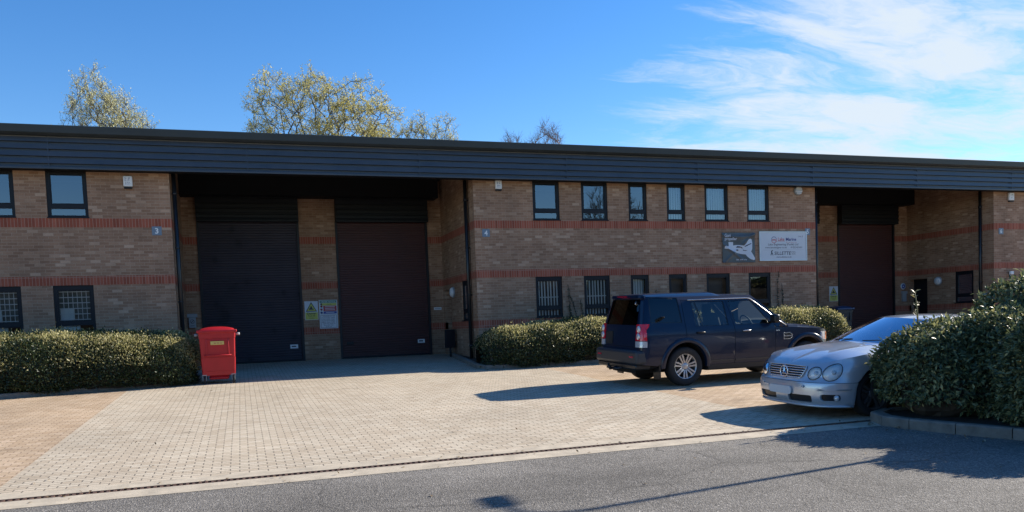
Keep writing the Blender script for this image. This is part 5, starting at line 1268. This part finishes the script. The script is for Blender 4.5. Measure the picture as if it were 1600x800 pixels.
    for AX in (A0, A1):
        mb = MB(); pr = [(AX+(rr_+.01)*math.cos(math.radians(a)), .33+(rr_+.01)*math.sin(math.radians(a))) for a in range(180, -1, -9)]
        for (a0, b0), (a1, b1) in zip(pr, pr[1:]):
            xa, xb = -(a0-AX)+(0 if AX == A0 else -2.885), -(a1-AX)+(0 if AX == A0 else -2.885)
            mb.quad([mv(xa, sgn*.84, b0), mv(xb, sgn*.84, b1), mv(xb, sgn*.45, b1), mv(xa, sgn*.45, b0)])
        mb.build('wheel_liner', M['dark'], MC)
    for xx in (0, -2.885): wheel_parts(MC, mv(xx, sgn*.76, .325), .325, .24, .232, 5, -sgn, VMd, True)
    # headlamps: reflector bowl and domed lens with a dark seal
    for i, q in enumerate(LAMPS):
        mb = MB(); ov = lampoval(*q, n=32); cs_, cz_ = q[0], q[1]; rings = []
        for k in range(6):
            f = k/5; rings.append([MF(sgn, .004+.030*(1-(1-f)**2)-.0)(cs_+(a-cs_)*(1-f)**.9 if f < 1 else cs_, cz_+(b-cz_)*(1-f)**.9) for a, b in ov])
        vs = [p for r_ in rings for p in r_]; mb.add_mesh(vs, [(k*32+j, k*32+(j+1) % 32, (k+1)*32+(j+1) % 32, (k+1)*32+j) for k in range(5) for j in range(32)], smooth=True)
        hl = mb.build('headlight', M['lampglass'], MC)
        mb = MB(); rings = []
        for k in range(5):
            f = k/4; rings.append([MF(sgn, -.002-.035*math.sin(f*PI/2))(cs_+(a-cs_)*(1-f*.85), cz_+(b-cz_)*(1-f*.85)) for a, b in ov])
        vs = [p for r_ in rings for p in r_]; mb.add_mesh(vs, [(k*32+j, k*32+(j+1) % 32, (k+1)*32+(j+1) % 32, (k+1)*32+j) for k in range(4) for j in range(32)]+[tuple(4*32+j for j in range(32))], smooth=True)
        mb.build('reflector', M['bowl'], hl)
        mb = MB(); p = Vector(MF(sgn, -.012)(cs_, cz_)); mb.lathe([(.0, -.012), (.02, -.01), (.03, .0), (.03, .03)], 'X', 14, p); mb.build('bulb', M['clearlens'], hl)
        mb = MB(); mb.tube([MF(sgn, .004)(a, b) for a, b in ov+ov[:1]], .0055, 5, cap=False); mb.build('seal', M['cardark'], hl)
    # door mirror
    mb = MB(); y0, y1 = sorted((sgn*.84, sgn*(1.03 if sgn > 0 else .93))); mb.box(-1.02, -.88, y0, y1, .95, 1.06, bev=.04, seg=3)
    for v in mb.bm.verts: v.co = Vector(mv(*v.co))
    mb.build('door_mirror', M['silver'], MC)
# grille: shield outline, slats, star in a ring
def gf(a, z, lift=0):
    x, y = surf(abs(a), z, lift); return mv(x, math.copysign(y, a), z)
go = [(0, .533), (.28, .540), (.35, .565), (.39, .625), (.42, .70), (.405, .728), (0, .735)]
full = go+[(-a, b) for a, b in go[::-1][1:-1]]
mb = MB(); panel(mb, full, lambda a, z: gf(a, z, .008), (), .06, lambda p: (.02, 0, 0)); g_ = mb.build('grille', M['cardark'], MC, recalc=False)
mb = MB(); mb.tube([Vector(gf(a, z, .016)) for a, z in densify(full, .04)+[full[0]]], .011, 6, cap=False); mb.build('grille_surround', M['silver'], g_)
mb = MB()
for k in range(5):
    z = .567+.034*k; w_ = interp([(.533, .28), (.565, .35), (.625, .39), (.70, .415)], z)
    mb.tube([Vector(gf(-w_+2*w_*i/16, z, .02)) for i in range(17)], .0075, 6)
mb.build('grille_slat', M['chrome'], g_)
mb = MB(); c = Vector(gf(0, .635, .035)); R0 = .085
mb.tube([c+Vector((.0, R0*math.cos(2*PI*k/32), R0*math.sin(2*PI*k/32))) for k in range(33)], .009, 6, cap=False)
for k in range(3):
    a = PI/2+2*PI*k/3; t = Vector((0, math.cos(a), math.sin(a))); n_ = Vector((0, -math.sin(a), math.cos(a)))
    mb.add_mesh([c-Vector((.016, 0, 0)), c+n_*.015, c+t*R0, c-n_*.015], [(0, 1, 2), (0, 2, 3), (1, 3, 2)])
mb.build('star_emblem', M['chrome'], g_)
mb = MB(); panel(mb, rrect(-.265, .235, .315, .43, .045, 5), lambda a, z: gf(a, z, .028), (), .08, lambda p: (.02, 0, 0)); mb.build('number_plate', plain('plain_grey_plate', (.60, .60, .60), .6), MC, recalc=False)
# chin lip
mb = MB(); mb.tube([gf(a, .172, .012) for a in np.linspace(-1.15, 1.15, 30)], .018, 6); mb.build('chin_lip', M['silver'], MC)
# bonnet: strips from the rim to the spine
def hood_pt(s, v, sgn):
    b = surf(s, ztop(s)); bx_, by_ = b; zb_ = ztop(s)
    xa = interp([(0, .66), (.3, .52), (.6, .30), (.9, .08), (1.2, -.10), (SH, -.30)], s) if False else None
    t = s/SH; xc = .74-1.06*t**1.15; zc = smooth_interp([(0, .765), (.2, .845), (.45, .925), (.75, .985), (1, 1.025)], t)
    x = bx_+(xc-bx_)*v; y = by_*(1-v); z = zb_+(zc-zb_)*(1-(1-v)**2.4)
    # two soft ridges run up the bonnet from the lamps
    z += .012*math.exp(-((y-(.46+.12*t))/.10)**2)*math.sin(min(1, v*2.2)*PI/2)*min(1, t*4)
    return mv(x, sgn*y, z)
SH = sx_(-.50); n1, n2 = 44, 18
mb = MB()
for sgn in (1, -1):
    vs = [hood_pt(SH*(i/n1), j/n2, sgn) for i in range(n1+1) for j in range(n2+1)]
    mb.add_mesh(vs, [(i*(n2+1)+j, i*(n2+1)+j+1, (i+1)*(n2+1)+j+1, (i+1)*(n2+1)+j) for i in range(n1) for j in range(n2)], smooth=True)
bmesh.ops.remove_doubles(mb.bm, verts=mb.bm.verts, dist=.0015)
mb.build('bonnet', M['silver'], MC)
mb = MB(); mb.lathe([(.0, .012), (.02, .010), (.024, .0)], 'Z', 14, Vector(hood_pt(0, 1, 1))+Vector((.02, 0, .0))); mb.build('bonnet_badge', M['chrome'], MC)
# scuttle, screen, roof, cabin
def loft(rows, name, mat, par=MC, smooth=True, mir=False):
    mb = MB(); n = len(rows[0]); vs = [mv(*p) for r_ in rows for p in r_]
    mb.add_mesh(vs, [(i*n+j, i*n+j+1, (i+1)*n+j+1, (i+1)*n+j) for i in range(len(rows)-1) for j in range(n-1)], smooth=smooth); return mb.build(name, mat, par)
def arcrow(xc, xe, zc, ze, hw, n=16, p=2.2): return [(xe+(xc-xe)*(1-abs(u_)**p), hw*u_, ze+(zc-ze)*(1-abs(u_)**2.2)) for u_ in np.linspace(-1, 1, n+1)]
base = lambda t: arcrow(-.28, -.52, 1.015, .975, .80)
rows = [arcrow(-.26, -.50, 1.012, .945, .84), arcrow(-.34, -.56, 1.03, .985, .80)]; loft(rows, 'scuttle', M['silver'])
scr = []
for t in np.linspace(0, 1, 10):
    scr.append(arcrow(-.34+(-1.16+.34)*t, -.56+(-1.34+.56)*t, 1.03+(1.365-1.03)*t+.012*math.sin(PI*t), .985+(1.325-.985)*t+.012*math.sin(PI*t), .735+(.545-.735)*t))
loft(scr, 'windscreen', M['screen'])
mb = MB()
for a, b in ((0, 5), (5, 9)):
    pass
for y in (-.33, .25): mb.tube([mv(-.36, y, 1.045), mv(-.40, y+.32, 1.062)], .008, 5)
mb.build('wiper', M['cardark'], MC)
rfx = [(-1.16, 1.365, 1.325, -1.34, .545), (-1.35, 1.392, 1.35, -1.45, .555), (-1.7, 1.405, 1.362, -1.72, .56), (-2.1, 1.40, 1.355, -2.1, .555), (-2.45, 1.37, 1.325, -2.42, .545)]
loft([arcrow(a, d, b, c, e) for a, b, c, d, e in rfx], 'roof', M['silver'])
loft([arcrow(-2.45+(-3.2+2.45)*t, -2.42+(-3.15+2.42)*t, 1.37-.36*t+.03*math.sin(PI*t), 1.325-.35*t+.03*math.sin(PI*t), .545+.11*t) for t in np.linspace(0, 1, 8)], 'rear_window', M['privacy'])
loft([arcrow(-3.2+(-4.05+3.2)*t, -3.15+(-3.95+3.15)*t, 1.01-.03*t, .975-.03*t, .655+.12*t) for t in np.linspace(0, 1, 5)]+[arcrow(-4.10, -3.98, .9, .86, .77), arcrow(-4.12, -4.0, .3, .3, .78)], 'boot_lid', M['silver'])
for sgn in (1, -1):
    # pillars and side glass between belt line and roof edge
    def sd(t, v):   # t along the car 0..1, v up
        xb = -.56+(-3.15+.56)*t; xt_ = -1.34+(-2.42+1.34)*t; yb = .735+.06*math.sin(PI*min(1, t*1.2))-.10*t*t+.0; yt = .545+.012*math.sin(PI*t)
        zb2 = .965+.01*math.sin(PI*t); ztp = 1.325+.034*math.sin(PI*t)
        bulge = .025*math.sin(PI*v)
        return (xb+(xt_-xb)*v, sgn*(yb+.06*(1-v)*(1 if .05 < t < .95 else .4)+(yt-yb)*v+bulge), zb2+(ztp-zb2)*v)
    def sp(t0, t1, v0, v1, nm, m, lift=0): loft([[tuple(np.array(sd(t, v))+np.array([0, sgn*lift, 0])) for t in np.linspace(t0, t1, 14)] for v in np.linspace(v0, v1, 6)], nm, m)
    sp(0, .10, 0, 1, 'windscreen_pillar', M['silver']); sp(.10, .78, 0, .92, 'side_window', M['rearglass'], -.006); sp(.10, .78, .92, 1, 'roof_side', M['silver']); sp(.78, 1, 0, 1, 'rear_pillar', M['silver'])
    loft([[(x, sgn*(surf(sx_(x), ztop(sx_(x)))[1]), ztop(sx_(x))) for x in np.linspace(-.50, -3.95, 20)], [(x, sgn*(.70 if x > -3.2 else .70), .975) for x in np.linspace(-.50, -3.95, 20)]], 'shoulder', M['silver'])
mb = MB()
for q in ((.52, -3.9, -.42, .42, .17, .62), (-.48, -2.4, -.80, .80, .17, .5), (-.45, -.55, -.72, .72, .5, .93), (-3.3, -4.0, -.74, .74, .3, .85)): mb.box(min(q[0], q[1]), max(q[0], q[1]), *q[2:])
for v in mb.bm.verts: v.co = Vector(mv(*v.co))
mb.build('underbody', M['dark'], MC)
mb = MB(); mb.box(-.95, -.55, -.68, .68, .80, .955, bev=.05)
for v in mb.bm.verts: v.co = Vector(mv(*v.co))
mb.build('dashboard', M['seat'], MC)
M['leather'] = plain('grey_leather_seat', (.16, .16, .17), .6)
for x, ys in ((-1.75, (-.36, .36)), (-2.5, (-.33, .33))):
    for y in ys:
        mb = MB(); mb.box(x, x+.5, y-.24, y+.24, .45, .62, bev=.06); vs = mb.box(x-.12, x+.04, y-.23, y+.23, .55, 1.08, bev=.06)
        for v in set(vs): v.co.x -= (v.co.z-.55)*.3
        mb.box(x-.30, x-.20, y-.12, y+.12, 1.04, 1.22, bev=.04)
        for v in mb.bm.verts: v.co = Vector(mv(*v.co))
        mb.build('seat', M['leather'], MC)
mb = MB(); mb.box(-1.02, -1.0, .12, .26, 1.10, 1.20)   # paper hung behind the screen
for v in mb.bm.verts: v.co = Vector(mv(*v.co))
mb.build('permit', M['signgrey'], MC)

# ------------------------------------------------------------------ wheeled bins
def bin_(x, y, zg, W_, D_, Hh, body, lid, label, group, name='wheeled_bin', plate=True):
    r = empty(name, (x, y, zg)); tag(r, label, 'bin', group)
    zb_ = zg+.20; zt_ = zg+Hh-.11; a = W_/2; y0, y1 = y-D_/2, y+D_/2
    mb = MB(); t0 = .88
    def ring(z, f, fy): return [(x-a*f, y-D_/2*fy, z), (x+a*f, y-D_/2*fy, z), (x+a*f, y+D_/2*fy, z), (x-a*f, y+D_/2*fy, z)]
    hs = [(zb_, .895, .80), (zb_+.10, .90, .82), (zb_+.105, .90, .84), (zb_+.42, .935, .90), (zb_+.425, .92, .885), (zt_-.16, .955, .95), (zt_-.155, .975, .975), (zt_, .99, 1.0)]
    vs = [p for z, f, fy in hs for p in ring(z, f, fy)]
    mb.add_mesh(vs, [(i*4+j, i*4+(j+1) % 4, (i+1)*4+(j+1) % 4, (i+1)*4+j) for i in range(len(hs)-1) for j in range(4)]+[(3, 2, 1, 0)])
    es = [e for e in mb.bm.edges if abs((e.verts[0].co-e.verts[1].co).z) > .02]
    bmesh.ops.bevel(mb.bm, geom=es, offset=.035, segments=3, affect='EDGES', profile=.5)
    for f in mb.bm.faces: f.smooth = False
    bo = mb.build('body', body, r)
    mb = MB(); mb.box(x-a*.55, x+a*.55, y-D_/2*.74, y+D_/2*.74, zb_-.10, zb_+.0, bev=.05, seg=3); mb.build('belly', body, bo)
    # raised lifting frame on the front
    yf_ = y-D_/2*.915; mb = MB()
    mb.box(x-a*.62, x-a*.55, yf_-.035, yf_+.05, zb_+.44, zb_+.86, bev=.01); mb.box(x+a*.55, x+a*.62, yf_-.035, yf_+.05, zb_+.44, zb_+.86, bev=.01)
    mb.box(x-a*.55, x+a*.55, yf_-.02, yf_+.05, zb_+.80, zb_+.855, bev=.01); mb.build('lifting_frame', body, bo)
    mb = MB(); zz_ = zb_+.475; mb.tube([(x-a*.70, yf_-.01, zz_), (x-a*.68, yf_-.06, zz_), (x+a*.68, yf_-.06, zz_), (x+a*.70, yf_-.01, zz_)], .013, 8); mb.build('handle', body, bo)
    if plate:
        mb = MB(); mb.box(x-a*.36, x+a*.36, yf_-.045, yf_-.02, zt_-.31, zt_-.225, bev=.004); pl = mb.build('label_plate', plain('yellow_label', (.62, .46, .13), .5), bo)
        mb = MB(); scribble(mb, x+.03, zt_-.285, yf_-.0465, a*.5, .035, M['signred'], 3); mb.build('label_print', None, pl)
    # lid: shallow dome, hooked rim
    mb = MB(); n = 14; vs = []
    for i in range(n+1):
        for j in range(n+1):
            u_, v_ = -1+2*i/n, -1+2*j/n; e = max(abs(u_), abs(v_)); z = zt_+.045+.075*(1-abs(u_)**2.6)*(1-.55*abs(v_)**3)
            vs.append((x+u_*(a+.02), y+v_*(D_/2+.03), z-(.05 if e > .999 else 0)))
    mb.add_mesh(vs, [(i*(n+1)+j, i*(n+1)+j+1, (i+1)*(n+1)+j+1, (i+1)*(n+1)+j) for i in range(n) for j in range(n)], smooth=True)
    mb.box(x-a-.03, x+a+.03, y-D_/2-.045, y+D_/2+.03, zt_-.025, zt_+.04, bev=.015); lo_ = mb.build('lid', lid, r)
    mb = MB()
    for s in (-1, 1): mb.lathe([(.0, 0), (.032, 0), (.032, s*.09), (.0, s*.09)], 'X', 14, (x+s*(a+.005), y-.05, zt_-.07))
    mb.build('trunnion', M['grey'], bo)
    for sx2 in (-1, 1):
        for sy2 in (-1, 1):
            cx, cy2 = x+sx2*a*.78, y+sy2*D_*.34
            mb = MB(); mb.lathe([(.045, -.028), (.085, -.026), (.1, -.018), (.1, .018), (.085, .026), (.045, .028)], 'X', 24, (cx, cy2, zg+.1)); c_ = mb.build('castor', VM['tyre'], r)
            mb = MB(); mb.lathe([(.0, -.03), (.05, -.03), (.05, .03), (.0, .03)], 'X', 14, (cx, cy2, zg+.1)); mb.box(cx-.045, cx-.034, cy2-.04, cy2+.05, zg+.08, zg+.21); mb.box(cx+.034, cx+.045, cy2-.04, cy2+.05, zg+.08, zg+.21); mb.box(cx-.05, cx+.05, cy2-.05, cy2+.06, zg+.205, zg+.222); mb.build('fork', M['grey'], c_)
    return r
red = plain('red_bin_plastic', (.42, .011, .016), .42, var=.10, vscale=4)
bin_(-.55, -2.12, gz(-2.3), .83, .74, 1.34, red, red, 'tall red four wheeled bin with a yellow label at the left hedge end', 'four wheeled bins')
blu = plain('blue_bin_lid', (.025, .055, .13), .4); dg = plain('dark_bin_body', (.03, .032, .035), .5)
bin_(21.15, 2.0, gz(2.0), .72, .8, 1.19, dg, blu, 'dark bin with blue lid behind the hedge end in the right recess', 'four wheeled bins', plate=False)

# ------------------------------------------------------------------ lamp post beyond the right edge; its shadow falls across the road
lx, ly = 11.55, -14.95; zg = gz(ly)+.1
r = empty('lamp_post', (lx, ly, zg)); tag(r, 'slim grey lamp post in the bush bed whose shadow crosses the road', 'lamp post')
mb = MB(); mb.tube([(lx, ly, zg-.2), (lx, ly, zg+1.2), (lx, ly, zg+1.25), (lx, ly, zg+4.85)], [.075, .075, .045, .038], 12); mb.build('post', M['alu'], r)
mb = MB(); mb.tube([(lx, ly, zg+4.8), (lx, ly+.08, zg+5.0), (lx, ly+.3, zg+5.13), (lx, ly+.6, zg+5.15)], .03, 8); mb.build('arm', M['alu'], r)
mb = MB(); mb.box(lx-.08, lx+.08, ly+.5, ly+.95, zg+5.09, zg+5.23, bev=.05, seg=3); mb.build('lantern', M['grey'], r)
